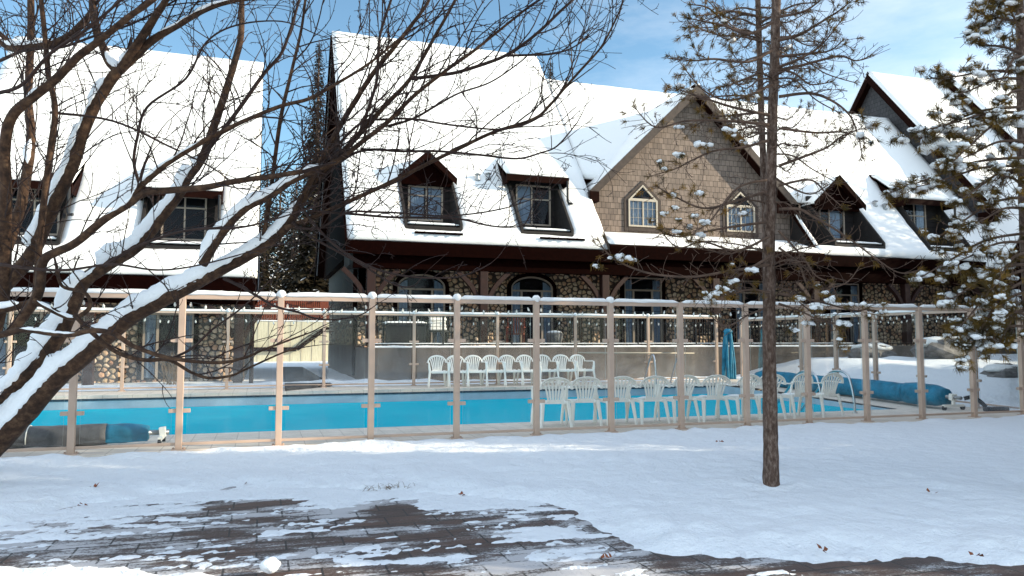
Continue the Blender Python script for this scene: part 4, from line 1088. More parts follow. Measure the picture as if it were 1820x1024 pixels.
# patio furniture seen dimly through the glass
t = thing('patio_table', 'dark patio table with a snow dusted top beside the towel stack', 'table', (4.1, 22.9, 1.2))
b = MB(); b.box(3.45, 4.75, 22.55, 23.2, 1.88, 1.93); b.build('table_top', M['iron'], t)
for sx in (3.52, 4.68):
    for sy in (22.6, 23.15):
        b = MB(); b.box(sx - .03, sx + .03, sy - .03, sy + .03, 1.2, 1.88); b.build('leg', M['iron'], t)
b = MB(); b.box(3.5, 4.7, 22.6, 22.62, 1.3, 1.86); b.build('skirt', M['iron'], t)
b = MB(); snow_slab(b, lines(3.47, 4.73, .1), lines(22.57, 23.18, .1), lambda x, y: Vector((x, y, 1.985)), Vector((0, 0, 1)), lambda a, c: True, .055, .1, .01, 3); b.build('snow', M['roof_snow'], t, smooth=True)
b = MB()
for k in range(5): b.box(4.86 + .01 * (k % 2), 5.38 - .012 * (k % 3), 22.7 + .005 * k, 23.0, 1.72 + .095 * k, 1.81 + .095 * k)
tag(b.build('towel_stack', M['white_plastic'], bevel=.03), 'folded white towels stacked high beside the patio table', 'towels')
t = thing('side_table', 'low dark stool carrying the white towels on the patio', 'table', (5.1, 22.85, 1.2))
b = MB(); b.tube([(5.12, 22.85, 1.67), (5.12, 22.85, 1.715)], .38, 18); b.build('top', M['iron'], t)
for k in range(3):
    a = 2.1 * k; b = MB(); b.tube([(5.12 + .1 * math.cos(a), 22.85 + .1 * math.sin(a), 1.67), (5.12 + .26 * math.cos(a), 22.85 + .26 * math.sin(a), 1.2)], .02, 6); b.build('leg', M['iron'], t)
def wood_chair(label, x, y, rz, m):
    t = thing('wooden_chair', label, 'chair', (x, y, 1.2), rz)
    def part(nm, boxes):
        b = MB()
        for q in boxes: b.box(*q)
        b.build(nm, M[m], t, off=(0, 0, 0))
    part('seat', [(-.28, .28, -.26, .26, .40, .44)])
    part('backrest', [(-.28, .28, .235, .265, .98, 1.06)] + [(-.27 + .085 * k, -.22 + .085 * k, .24, .26, .45, .98) for k in range(7)])
    for sx in (-1, 1):
        part('leg', [(sx*.26 - .025, sx*.26 + .025, -.26, -.21, 0, .62)]); part('leg', [(sx*.26 - .025, sx*.26 + .025, .21, .235, 0, 1.06)])
        part('armrest', [(sx*.27 - .045, sx*.27 + .045, -.28, .24, .62, .65)])
wood_chair('orange brown slatted wooden chair on the patio by the arched door', 7.75, 23.2, R(-25), 'red_wood')
wood_chair('dark slatted armchair on the patio by the stone wall', 10.2, 23.6, R(20), 'dark_wood')
wood_chair('dark slatted armchair on the patio farther right, near the square door', 14.9, 23.5, R(-10), 'dark_wood')
t = thing('planter', 'squat pale stone planter with snow on top against the patio railing', 'planter', (8.75, 22.3, 1.2))
b = MB(); b.tube([(8.75, 22.3, 1.2), (8.75, 22.3, 1.45), (8.75, 22.3, 1.62), (8.75, 22.3, 1.66)], [.19, .25, .27, .24], 16); b.build('pot', M['rock'], t, smooth=True)
b = MB(); b.ball((8.75, 22.3, 1.66), .23, (1, 1, .28), 14, 6, .2, 1); b.build('snow', M['roof_snow'], t, smooth=True)
b = MB(); b.box(25.55, 26.05, 24.86, 24.99, 2.15, 2.75); b.box(25.7, 25.9, 24.83, 24.858, 2.35, 2.6)
tag(b.build('utility_box', M['cream'], bevel=.01), 'small pale utility box on the dark stone wall at the right', 'utility box')
# ------------------------------------------------------------------ yard between the lodges
pf = thing('board_wall', 'sunlit pale plywood wall with a dark diagonal handrail between the lodges', 'wall', (2, 47, .1))
b = MB(); b.box(-2.9, 5.4, 47.0, 47.1, -.1, 2.55)
b.build('boards', M['ply'], pf)
b = MB()
for k in range(13): b.box(-2.7 + .62 * k, -2.682 + .62 * k, 46.985, 46.998, -.1, 2.55)
b.build('seams', M['frame_tan'], pf)
b = MB(); b.beam((-2.9, 46.85, .9), (2.0, 46.85, .9), .08, .25); b.beam((2.0, 46.85, .9), (3.6, 46.85, 2.1), .08, .25); b.beam((3.6, 46.85, 2.15), (5.2, 46.85, 2.15), .08, .16)
b.build('handrail', M['dark_wood'], pf)
b = MB(); rail_snow(b, (-2.9, 47.05, 2.55), (5.4, 47.05, 2.55), .14, .07, 5); b.build('snow', M['roof_snow'], pf, smooth=True)
wf = thing('picket_fence', 'red brown picket fence above the plywood wall between the lodges', 'fence', (1, 50, .3))
b = MB()
for k in range(76): b.box(-3.9 + .13 * k, -3.81 + .13 * k, 50.0, 50.03, 2.1, 4.0 + .04 * (k % 3))
b.box(-3.5, 5.1, 50.04, 50.08, 2.5, 2.6); b.box(-3.5, 5.1, 50.04, 50.08, 3.5, 3.6)
b.build('pickets', M['red_wood'], wf)
for k in range(5):
    x = -3.4 + 2.1 * k; b = MB(); b.box(x - .06, x + .06, 50.09, 50.2, .3, 4.1); b.build('post', M['red_wood'], wf)
b = MB(); rail_snow(b, (-3.5, 50.02, 3.42), (5.1, 50.0, 3.42), .1, .06, 9); b.build('snow', M['roof_snow'], wf)
st = thing('wooden_stair', 'red brown wooden stair landing with slatted guard beside the picket fence', 'stairs', (4.2, 47.6, 1))
b = MB(); b.box(3.5, 5.5, 47.6, 48.6, 2.6, 2.7); b.build('landing', M['red_wood'], st)
b = MB()
b.box(3.45, 5.5, 47.55, 47.6, 3.95, 4.05); b.box(3.45, 5.5, 47.55, 47.6, 2.72, 2.8)
for k in range(13): b.box(3.5 + .15 * k, 3.58 + .15 * k, 47.56, 47.59, 2.8, 3.95)
b.build('guard', M['red_wood'], st)
for x in (3.5, 5.3):
    b = MB(); b.box(x - .07, x + .07, 47.5, 47.64, .2, 4.1); b.build('post', M['red_wood'], st)
b = MB(); rail_snow(b, (3.45, 47.575, 4.05), (5.5, 47.575, 4.05), .1, .07, 15); b.build('snow', M['roof_snow'], st)
# boulders in the snow bank
for k, (x, y, z, r, lb) in enumerate(((19.2, 20.2, .95, .55, 'broad flat snow capped boulder at the foot of the patio wall'), (21.4, 19.3, 1.0, .8, 'dark boulder half buried in the snow bank behind the side fence'), (19.6, 15.8, .42, .5, 'small snow capped boulder beside the right end of the glass fence'), (22.5, 16.5, .6, .55, 'snow capped boulder low in the bank under the right pine'))):
    t = thing('boulder', lb, 'boulder', (x, y, z))
    b = MB(); b.ball((x, y, z), r, (1.5, .9, .62), 14, 9, .5, k * 3.3); b.build('rock', M['rock'], t)
    b = MB(); b.ball((x + .05, y + .05, z + r * .42), r, (1.35, .82, .28), 14, 7, .35, k * 2.2); b.build('snow', M['roof_snow'], t, smooth=True)
# no lodge stands behind the photographer; the spruce grove shades the lawn
# ================================================================== TREES
def px_path(pts, d0, d1, per=6):
    n = len(pts); P = [at(u, v, d0 + (d1 - d0) * i / max(1, n - 1)) for i, (u, v) in enumerate(pts)]
    return spline(P, per)
def radii(n, w0, w1, d0, d1, pw=1.0):
    return [max(.0022, (w0 + (w1 - w0) * (i / (n - 1)) ** pw) * .5 * (d0 + (d1 - d0) * i / (n - 1)) / FPX) for i in range(n)]
def limb_snow(mb, P, rad, t0, t1, k, seed, gap=.0):
    """snow lodged along the upper side of a limb, ragged along its lower edge"""
    S = []; n = len(P)
    i0, i1 = int(t0 * (n - 1)), max(int(t0 * (n - 1)) + 2, int(t1 * (n - 1)))
    # resample finely
    Q = []; Rr = []
    for i in range(i0, min(i1, n - 1)):
        L = (P[i+1] - P[i]).length; m = max(1, int(L / .028))
        for j in range(m): Q.append(P[i].lerp(P[i+1], j / m)); Rr.append(rad[i] + (rad[i+1] - rad[i]) * j / m)
    if len(Q) < 4: return
    vs = []; fs = []; prof = [(-1.0, -.25), (-1.12, .25), (-.85, .85), (-.3, 1.18), (.3, 1.18), (.85, .85), (1.12, .25), (1.0, -.25)]; m = len(prof); nq = len(Q)
    for i in range(nq):
        d = (Q[min(i+1, nq-1)] - Q[max(i-1, 0)]).normalized()
        up = Vector((0, 0, 1)) - d * d.z
        up = up.normalized() if up.length > .15 else Vector((-.6, -.4, .7)).normalized()
        s = d.cross(up).normalized(); r = Rr[i]; t = i / (nq - 1)
        e = min(1, min(t, 1 - t) * nq / 4 + .15)
        h = k * r * e * (1 + .45 * mnoise.noise(Q[i] * 4 + Vector((seed, 0, 0))) + .2 * mnoise.noise(Q[i] * 17 + Vector((seed, 5, 0))))
        if gap and mnoise.noise(Q[i] * 2.6 + Vector((seed, 1, 3))) > gap: h *= .12
        c = Q[i] + up * (r * .35)
        for j, (a, z) in enumerate(prof):
            jag = 1.0
            if z < 0: z = z * (1.4 + 2.2 * mnoise.noise(Q[i] * 22 + Vector((seed, j, 7))))
            w = r * (.98 + .18 * mnoise.noise(Q[i] * 9 + Vector((j, seed, 1))))
            vs.append(c + s * (a * w * (.6 + .4 * e)) + up * (z * h if z > 0 else z * r * .8 * e))
    for i in range(nq - 1):
        for j in range(m - 1): fs.append((i*m+j, i*m+j+1, (i+1)*m+j+1, (i+1)*m+j))
        fs.append((i*m+m-1, i*m, (i+1)*m, (i+1)*m+m-1))
    fs.append(tuple(range(m-1, -1, -1))); fs.append(tuple((nq-1)*m+j for j in range(m)))
    mb.add(vs, fs)
# ---- the bare tree at the left
tree = thing('bare_tree', 'large bare many stemmed tree with snow on its limbs at the left edge', 'tree', (-3.6, 7.5, -.1))
LIMBS = [  # points in the picture, distance start/end, width start/end, snow ranges (from, to, thickness)
 ('stem', [(-70, 880), (-30, 815), (0, 782), (50, 729), (100, 673), (159, 623), (232, 563), (282, 537), (332, 511), (398, 476), (465, 439), (508, 403), (531, 366), (548, 340)], 7.6, 7.1, 47, 14, [(.08, .97, 1.5)]),
 ('branch', [(525, 375), (548, 340), (565, 318), (600, 280), (650, 226), (690, 182), (729, 140), (770, 70), (809, 0), (830, -50)], 7.12, 6.9, 14, 4, []),
 ('stem', [(-80, 860), (-30, 765), (0, 716), (40, 673), (80, 630), (116, 573), (133, 530), (150, 500), (186, 473), (232, 446), (259, 423), (289, 383), (318, 345), (332, 319), (362, 276), (380, 225), (398, 173), (414, 120), (428, 66), (430, 0), (434, -60)], 8.2, 8.8, 37, 8, [(.05, .70, 1.6)]),
 ('stem', [(-60, 820), (-40, 700), (-15, 600), (5, 520), (8, 420), (10, 340), (8, 270), (20, 209), (60, 172), (100, 140), (140, 100), (180, 70), (225, 33), (272, 0), (320, -40)], 7.4, 6.8, 29, 8, [(.55, .63, 1.2)]),
 ('stem', [(-50, 560), (0, 470), (33, 380), (43, 333), (52, 280), (55, 232), (50, 180), (52, 133), (55, 60), (55, 0), (58, -60)], 7.9, 8.3, 21, 10, [(.35, .5, 1.1)]),
 ('stem', [(-30, 560), (0, 515), (50, 462), (76, 406), (95, 365), (110, 333), (132, 285), (146, 238), (168, 188), (186, 158), (200, 138), (212, 124)], 7.7, 7.6, 28, 18, [(.2, .92, 1.4)]),
 ('branch', [(212, 126), (196, 113), (184, 86), (173, 60), (166, 20), (163, -20), (160, -60)], 7.6, 7.8, 17, 11, [(.0, .35, 1.0)]),
 ('branch', [(212, 126), (238, 102), (265, 76), (292, 58), (319, 43), (355, 22), (392, 7), (440, -2), (500, -4), (560, -14)], 7.6, 7.2, 17, 5, [(.3, .75, 1.0)]),
 ('branch', [(216, 120), (240, 85), (259, 56), (278, 26), (295, 0), (320, -50)], 7.55, 7.2, 17, 10, [(.0, .2, 2.0)]),
 ('branch', [(20, 590), (66, 526), (76, 466), (100, 448), (133, 433), (186, 390), (232, 360), (249, 332), (272, 311), (299, 289), (365, 249), (400, 232), (432, 216), (498, 189), (548, 176), (598, 149), (660, 110), (720, 60)], 7.0, 6.4, 18, 4, [(.3, .6, .8)]),
 ('branch', [(232, 360), (259, 343), (310, 338), (365, 333), (420, 322), (480, 314), (538, 305)], 6.8, 6.5, 14, 9, []),
 ('branch', [(-20, 600), (0, 596), (43, 586), (93, 592), (130, 594), (160, 588), (200, 592), (232, 613), (265, 626), (299, 636), (350, 643), (398, 644), (440, 634), (465, 623), (505, 608), (538, 596)], 6.6, 6.0, 13, 3, [(.12, .3, .5)]),
 ('branch', [(-20, 552), (0, 550), (36, 543), (60, 533), (66, 500), (70, 433), (80, 343), (88, 280), (98, 200), (90, 150), (86, 133), (80, 66), (73, 0), (70, -50)], 7.2, 7.4, 15, 8, [(.0, .18, 1.2)]),
 ('branch', [(360, 470), (382, 433), (400, 408), (415, 390), (440, 368), (471, 353), (500, 335), (518, 323), (560, 303), (598, 287), (640, 255), (690, 216), (736, 170), (796, 123), (840, 92), (880, 60), (930, 20)], 7.1, 6.5, 17, 4, [(.0, .55, 1.9)]),
 ('branch', [(540, 345), (600, 232), (650, 150), (675, 115), (700, 85), (735, 40), (760, 5), (775, -30)], 7.0, 6.7, 11, 5, []),
 ('branch', [(508, 405), (550, 389), (616, 360), (690, 326), (762, 290), (820, 262), (875, 236), (948, 212), (978, 186), (1005, 155), (1031, 126), (1055, 100), (1071, 80), (1088, 48), (1101, 20)], 7.1, 6.2, 9, 3, []),
 ('branch', [(732, 140), (780, 134), (815, 128), (860, 114), (898, 99), (935, 75), (965, 50), (992, 24), (1018, 0)], 6.8, 6.6, 7, 5, []),
 ('branch', [(898, 99), (940, 98), (981, 96), (1015, 86), (1048, 65)], 6.7, 6.5, 5, 2, []),
 ('branch', [(545, 350), (590, 300), (643, 268), (716, 269), (780, 269), (849, 275), (918, 282), (960, 272), (991, 259), (1025, 219)], 7.1, 6.4, 6, 2.5, []),
 ('branch', [(525, 405), (570, 405), (616, 378), (665, 377), (716, 379), (785, 384), (849, 379), (905, 368), (948, 353)], 7.0, 6.5, 5, 2, []),
 ('branch', [(550, 375), (620, 380), (692, 386), (755, 387), (815, 389), (850, 397), (875, 402), (905, 404), (932, 399), (945, 370)], 7.0, 6.6, 5, 2, []),
 ('branch', [(590, 270), (640, 220), (690, 212), (736, 212), (800, 222), (882, 230), (932, 222), (980, 196)], 6.9, 6.4, 5, 2.5, []),
 ('branch', [(690, 225), (736, 210), (775, 188), (815, 166), (872, 146), (925, 110), (940, 95)], 6.9, 6.5, 5, 2, []),
 ('branch', [(530, 360), (560, 400), (600, 440), (660, 475), (716, 490), (770, 494), (815, 492), (850, 480), (872, 468)], 7.0, 6.5, 5, 2, []),
 ('branch', [(520, 395), (548, 418), (580, 436), (615, 455), (650, 475), (690, 500), (712, 509), (735, 508), (752, 490)], 7.05, 6.7, 5, 2, []),
 ('branch', [(133, 560), (160, 588), (205, 625), (255, 640), (300, 640), (340, 662), (372, 672), (410, 668), (440, 655), (500, 628), (528, 620)], 6.7, 6.1, 9, 2.5, []),
 ('branch', [(398, 495), (420, 505), (455, 525), (490, 545), (530, 555), (560, 566), (600, 568), (640, 560), (660, 548)], 7.2, 6.7, 6, 2, []),
 ('branch', [(298, 640), (340, 620), (378, 585), (420, 555), (455, 525), (478, 500)], 6.3, 6.2, 5, 2, []),
 ('branch', [(640, 235), (668, 150), (672, 100), (676, 60), (695, 0), (705, -30)], 6.8, 6.6, 6, 4, []),
 ('branch', [(60, 533), (110, 560), (135, 565), (160, 545), (150, 520), (110, 508), (100, 470)], 6.9, 7.2, 10, 5, [(.0, .4, .8)]),
 ('branch', [(0, 165), (40, 150), (90, 95), (150, 55), (215, 0), (240, -30)], 7.0, 6.6, 7, 4, []),
 ('branch', [(0, 108), (50, 88), (110, 84), (165, 65), (240, 40), (330, -10)], 7.8, 7.3, 6, 3, []),
 ('branch', [(-10, 60), (20, 82), (45, 84), (110, 72), (150, 38), (162, 20)], 8.2, 7.8, 22, 9, [(.0, .6, .9)]),
 ('branch', [(362, 276), (420, 200), (470, 130), (500, 95), (520, 40), (540, -30)], 8.6, 8.3, 8, 4, []),
 ('branch', [(465, 439), (480, 350), (498, 215), (520, 120), (536, 50), (545, -20)], 7.2, 6.9, 9, 4, []),
 ('branch', [(250, 334), (238, 290), (244, 245), (262, 190), (330, 140), (367, 75), (420, 45), (500, 38), (560, 60)], 7.3, 6.8, 6, 2, []),
 ('branch', [(90, 200), (200, 215), (300, 260), (380, 300), (420, 335)], 7.5, 7.0, 5, 2, []),
 ('branch', [(186, 473), (240, 440), (330, 410), (420, 405), (470, 395), (520, 380), (620, 350)], 6.6, 6.3, 6, 2, []),
 ('branch', [(0, 470), (60, 478), (120, 480), (200, 470), (280, 480), (360, 470), (470, 440)], 6.5, 6.2, 6, 2, []),
]
paths = []
for k, (nm, pts, d0, d1, w0, w1, sn) in enumerate(LIMBS):
    P = px_path(pts, d0, d1, 6); rd = radii(len(P), w0, w1, d0, d1, .85 if nm == 'stem' else 1.0)
    b = MB(); b.tube(P, rd, 12 if nm == 'stem' else 8, 1.0, .10); o = b.build(nm, M['bark'] if w0 > 8 else M['twig'], tree, smooth=True)
    if sn:
        b = MB()
        for (t0, t1, kk) in sn: limb_snow(b, P, rd, t0, t1, kk, k * 1.7, .30 if w0 < 30 else .45)
        b.build('snow', M['tree_snow'], o, smooth=True)
    paths.append((P, rd, w0))
tr = random.Random(21); tw = MB(); budv = []
def perp(d):
    v = Vector((tr.gauss(0, 1), tr.gauss(0, 1), tr.gauss(0, 1))); v -= d * v.dot(d); return v.normalized()
def twig(mb, p, d, L, r, lvl, curl, n=3, droop=0.0):
    steps = max(4, int(L / .07)); pts = [p.copy()]; dd = d.copy(); cv = perp(d)
    for i in range(steps):
        dd = (dd + cv * curl * tr.uniform(.3, 1) / steps + Vector((0, 0, .35 - droop)) / steps * .8 + Vector((tr.gauss(0, .06), tr.gauss(0, .06), tr.gauss(0, .06)))).normalized()
        pts.append(pts[-1] + dd * (L / steps))
    rr_ = [max(.0026, r * (1 - .7 * i / steps)) for i in range(steps + 1)]
    mb.tube(pts, rr_, n)
    for i in range(1, steps):              # buds and short spurs
        if tr.random() < .4 and lvl < 3:
            e = (perp(dd) * .8 + (pts[i+1] - pts[i]).normalized() * .7).normalized(); l = tr.uniform(.012, .035)
            mb.tube([pts[i], pts[i] + e * l], [rr_[i] * .9 + .0012, .0012], 3)
    if lvl > 0:
        for i in range(1, steps):
            if tr.random() < (.30 if lvl > 1 else .22):
                a = tr.uniform(.5, 1.05); t = (pts[i+1] - pts[i]).normalized()
                twig(mb, pts[i], (t * math.cos(a) + perp(t) * math.sin(a)).normalized(), L * tr.uniform(.25, .55) * (1 - .3 * i / steps), r * .62, lvl - 1, curl, n, droop)
    return pts
for (P, rd, w0) in paths:
    L = sum((P[i+1] - P[i]).length for i in range(len(P) - 1)); step = .085 if w0 < 12 else .12; acc = tr.uniform(0, step)
    n = len(P)
    for i in range(1, n - 1):
        acc += (P[i+1] - P[i]).length
        low = P[i].z < 2.3
        if acc < step * (2.2 if low else 1.1) or (w0 > 30 and i < n * .30): continue
        acc = tr.uniform(-.1, .05)
        d = (P[i+1] - P[i]).normalized(); a = tr.uniform(.45, 1.15); q = perp(d); q = (q + Vector((0, 0, .25))).normalized()
        if q.z < -.25 or (P[i].z < 2.2 and q.z < .1): q = Vector((q.x, q.y, abs(q.z) + .2)).normalized()
        l = (.55 if low else 1) * tr.uniform(.3, 1.15) * (1.3 if w0 > 8 else .9)
        twig(tw, P[i] + q * rd[i] * .6, (d * math.cos(a) + q * math.sin(a)).normalized(), l, min(.0085, max(.0050, rd[i] * .55)), 2, 1.7)
    d = (P[-1] - P[-2]).normalized(); twig(tw, P[-1], d, .35, max(.0025, rd[-1]), 2, .5)
o = tw.build('twigs', M['twig'], tree); o['kind'] = 'stuff'

# ---- pines
def needle_tuft(mb, p, d, L, n, r_):
    for k in range(n):
        q = perp(d); a = r_.uniform(.15, 1.25); e = (d * math.cos(a) + q * math.sin(a) + Vector((0, 0, .12))).normalized()
        l = L * r_.uniform(.7, 1.15); base = p - d * r_.uniform(0, L * .8); s = e.cross(Vector((0, 0, 1)));
        s = s.normalized() * .0019 if s.length > 1e-4 else Vector((.0019, 0, 0))
        tip = base + e * l + Vector((0, 0, -.08 * l))
        mb.add([base - s, base + s, base + e * l * .6 + s * .9, tip, base + e * l * .6 - s * .9], [(0, 1, 2, 3, 4)])
def clump(sn, tf, c, r, sx, r_, sz, nneed):
    k = r_.choice((3, 4, 5))
    for q in range(k):
        o = Vector((r_.uniform(-1, 1) * r * .75 * sx, r_.uniform(-.7, .7) * r, r_.uniform(-.35, .25) * r))
        sn.ball(c + o, r * r_.uniform(.38, .72), (r_.uniform(1, 1.5), r_.uniform(.9, 1.3), r_.uniform(.6, .9)), 9, 6, .5, r_.uniform(0, 99))
    for q in range(3):
        o = Vector((r_.uniform(-1, 1) * r * sx, r_.uniform(-.6, .6) * r, -r * r_.uniform(.2, .7)))
        needle_tuft(tf, c + o, Vector((r_.uniform(-.8, .8), r_.uniform(-.8, .2), r_.uniform(-.8, .1))).normalized(), sz * 1.1, nneed, r_)
def pine(label, group, trunk_px, d0, d1, w0, w1, branches, seed, ndl, tuftp, snowp, extra, sz, nneed, loc, wig=1.0, autob=(0, 0, 0, 1, 0), autotop=3.0):
    global tr
    tr = random.Random(seed)
    root = thing('pine_tree', label, 'tree', loc, 0, group)
    P = px_path(trunk_px, d0, d1, 8); rd = radii(len(P), w0, w1, d0, d1, .65)
    rd[0] *= 1.12
    up = (P[-1] - P[-4]).normalized(); H_ = autotop
    for k in range(1, 9): P.append(P[-1] + up * (H_ / 8)); rd.append(rd[-1] * .80)
    b = MB(); b.tube(P, rd, 16, 1.0, .12)
    b.build('trunk', M['pine_bark'], root, smooth=True)
    tf = MB(); sn = MB(); fine = MB()
    brs = list(branches)
    for q in range(autob[0]):
        (u, v) = trunk_px[-2]; v = tr.uniform(autob[1], autob[2]); sg = tr.choice((-1, 1)); l = tr.uniform(45, 150) * autob[3]
        u = min(((abs(pv_[1] - v), pv_[0]) for pv_ in trunk_px))[1]; dv = tr.uniform(-35, 45)
        pts = [(u, v), (u + sg * l * .3, v + dv * .2 - 6), (u + sg * l * .62, v + dv * .7 + tr.uniform(-8, 12)), (u + sg * l, v + dv + tr.uniform(-22, 22))]
        brs.append((pts, (d0 + d1) / 2, (d0 + d1) / 2 + tr.uniform(-.7, .5), 3.6, autob[4], .25))
    runs = [(px_path(pts, bd0, bd1, 7), radii(7 * (len(pts) - 1) + 1, bw, 1.6, bd0, bd1), dens, snk) for (pts, bd0, bd1, bw, dens, snk) in brs]
    for k in range(34):                    # the crown goes on above the picture, and round the far side of the trunk
        i_ = len(P) - 1 - int(8 * k / 34) if k < 26 else tr.randint(len(P) // 2, len(P) - 9); a_ = k * 2.4; l = (.25 + .75 * min(1, k / 22)) * tr.uniform(.6, 1.0)
        if k >= 26: a_ = tr.uniform(.3, 2.6)
        o = P[i_]; e = Vector((math.cos(a_), math.sin(a_), .25)); Q = spline([o, o + e * l * .4, o + e * l * .75 + Vector((0, 0, -.04)), o + e * l + Vector((0, 0, .05))], 5)
        runs.append((Q, [max(.002, .013 * (1 - .8 * q / (len(Q) - 1))) for q in range(len(Q))], .7, .5))
    for (Q, rr_, dens, snk) in runs:
        bb = MB(); bb.tube(Q, rr_, 6); bb.build('branch', M['pine_twig'], root, smooth=True)
        n = len(Q); i = int(n * .12); 
        while i < n - 1:
            d = (Q[i+1] - Q[i]).normalized(); t = i / n
            for rep in range(2 if tr.random() < dens else 1):
                a = tr.uniform(.5, 1.1); q = perp(d)
                l = tr.uniform(.10, .34) * (1.1 - .45 * t) * wig
                T = twig(fine, Q[i], (d * math.cos(a) + q * math.sin(a)).normalized(), l, .0032, 1 if tr.random() < .6 else 0, 2.4, 3, .25)
                if tr.random() < tuftp * dens * (.35 + t):
                    e = (T[-1] - T[-2]).normalized(); needle_tuft(tf, T[-1], e, sz, nneed, tr)
                    if tr.random() < .4: needle_tuft(tf, T[len(T)//2], e, sz * .9, nneed // 2, tr)
                    if tr.random() < snowp * snk:
                        clump(sn, tf, T[-1] + Vector((0, 0, .012)), tr.uniform(.018, .042), 1.2, tr, sz, nneed // 2)
            i += tr.choice((1, 2, 2) if snk > 1 else (1, 1, 2))
        e = (Q[-1] - Q[-2]).normalized(); needle_tuft(tf, Q[-1], e, sz, nneed, tr)
        if tr.random() < snowp * snk: clump(sn, tf, Q[-1] + Vector((0, 0, .015)), .045, 1.3, tr, sz, nneed // 2)
    for (u, v, dd, r, sx) in extra:       # the larger lumps of snow the photo shows
        clump(sn, tf, at(u, v, dd), r * 1.12 * dd / FPX, sx, tr, sz, nneed)
    o = fine.build('twigs', M['pine_twig'], root); o['kind'] = 'stuff'
    o = tf.build('needles', ndl, root); o['kind'] = 'stuff'
    if sn.v: o = sn.build('snow', M['tree_snow'], root, smooth=True); o['kind'] = 'stuff'
    return root
PB = [  # left side of the front pine
 ([(1366, 470), (1325, 478), (1290, 483), (1230, 492), (1160, 487), (1110, 470), (1080, 450), (1062, 425)], 7.4, 7.0, 7, .35, .3),
 ([(1370, 455), (1330, 480), (1300, 498), (1262, 530)], 7.4, 7.1, 6, 1.0, 1.3),
 ([(1362, 395), (1290, 405), (1210, 420), (1180, 415)], 7.4, 7.0, 6, .7, .9),
 ([(1362, 340), (1300, 360), (1250, 370), (1200, 350), (1165, 330)], 7.4, 6.9, 6, .8, 1.0),
 ([(1362, 320), (1310, 335), (1260, 395), (1225, 415)], 7.4, 6.9, 5, .8, 1.0),
 ([(1365, 250), (1320, 262), (1270, 268), (1230, 285), (1200, 300), (1150, 315)], 7.4, 7.0, 6, .6, .9),
 ([(1366, 222), (1290, 215), (1220, 215), (1165, 226), (1127, 190)], 7.4, 7.0, 6, .5, .3),
 ([(1368, 205), (1300, 190), (1240, 170), (1200, 158)], 7.4, 7.1, 6, .8, .1),
 ([(1368, 420), (1310, 445), (1250, 430), (1205, 440), (1170, 405)], 7.4, 7.0, 5, .4, .3),
 ([(1368, 520), (1330, 515), (1290, 525), (1258, 522)], 7.4, 7.1, 5, .8, .8),
 ([(1368, 545), (1330, 560), (1290, 580), (1262, 560)], 7.4, 7.2, 4, .2, .2),
 ([(1372, 150), (1330, 170), (1290, 178), (1250, 160), (1215, 120)], 7.4, 6.9, 6, .7, 0),
 ([(1372, 90), (1330, 110), (1270, 105), (1235, 108), (1195, 105)], 7.4, 7.0, 6, .6, 0),
 ([(1374, 40), (1330, 60), (1285, 45), (1250, 38), (1225, 33)], 7.4, 7.0, 6, .7, 0),
 # right side
 ([(1382, 72), (1420, 62), (1450, 45), (1490, 20), (1520, -4)], 7.4, 7.1, 7, 1.0, 0),
 ([(1382, 120), (1420, 105), (1460, 80), (1500, 30)], 7.4, 7.0, 6, 1.0, 0),
 ([(1383, 125), (1430, 115), (1490, 100), (1522, 108), (1550, 98)], 7.4, 7.0, 6, .35, 0),
 ([(1384, 172), (1440, 166), (1480, 180), (1510, 205), (1525, 240), (1533, 282)], 7.4, 6.9, 6, .3, 0),
 ([(1384, 295), (1430, 278), (1470, 262), (1500, 240), (1545, 225)], 7.4, 7.0, 6, .7, .5),
 ([(1384, 228), (1450, 236), (1500, 235), (1530, 246)], 7.4, 7.0, 5, .7, .5),
 ([(1384, 330), (1440, 320), (1470, 345), (1500, 370)], 7.4, 7.0, 5, .2, .1),
 ([(1384, 372), (1420, 372), (1445, 385), (1480, 405), (1520, 432), (1560, 462), (1600, 485), (1640, 478)], 7.4, 6.9, 6, .12, .1),
 ([(1384, 522), (1430, 530), (1470, 540), (1520, 552), (1545, 548)], 7.4, 7.0, 6, 1.1, 1.6),
 ([(1384, 540), (1420, 552), (1460, 570), (1500, 578)], 7.4, 7.1, 5, 1.1, 1.6),
 ([(1384, 410), (1425, 455), (1450, 490), (1475, 500)], 7.4, 7.1, 5, .3, .4),
 ([(1384, 440), (1420, 470), (1440, 510), (1500, 505), (1530, 470)], 7.4, 7.0, 5, .3, .3),
 ([(1380, 30), (1430, 20), (1470, -10)], 7.4, 7.1, 6, 1.0, 0),
 ([(1382, 100), (1440, 95), (1475, 90), (1500, 70)], 7.4, 7.1, 5, 1.0, 0),
]
X1 = [(1095, 455, 7.05, 9, 1.6), (1120, 460, 7.05, 7, 1.5), (1247, 257, 7.0, 9, .9), (1207, 274, 7.0, 8, 1.0), (1295, 232, 7.0, 8, 1.3), (1300, 240, 7.0, 6, 1.2),
      (1205, 412, 7.0, 7, 1.4), (1183, 378, 6.95, 8, .7), (1253, 395, 6.9, 8, .8), (1271, 520, 7.1, 9, 1.0), (1300, 500, 7.15, 8, 1.7), (1285, 512, 7.1, 7, 1.2), (1335, 478, 7.2, 8, 1.4), (1245, 342, 6.9, 6, 1.2),
      (1196, 345, 6.9, 6, 1.0), (1420, 528, 7.1, 8, 1.6), (1450, 545, 7.1, 8, 1.3), (1480, 530, 7.0, 9, 1.8), (1510, 540, 7.0, 8, 1.5), (1500, 575, 7.1, 7, 1.2), (1410, 585, 7.2, 7, 1.2), (1470, 520, 7.1, 6, 1.8)]
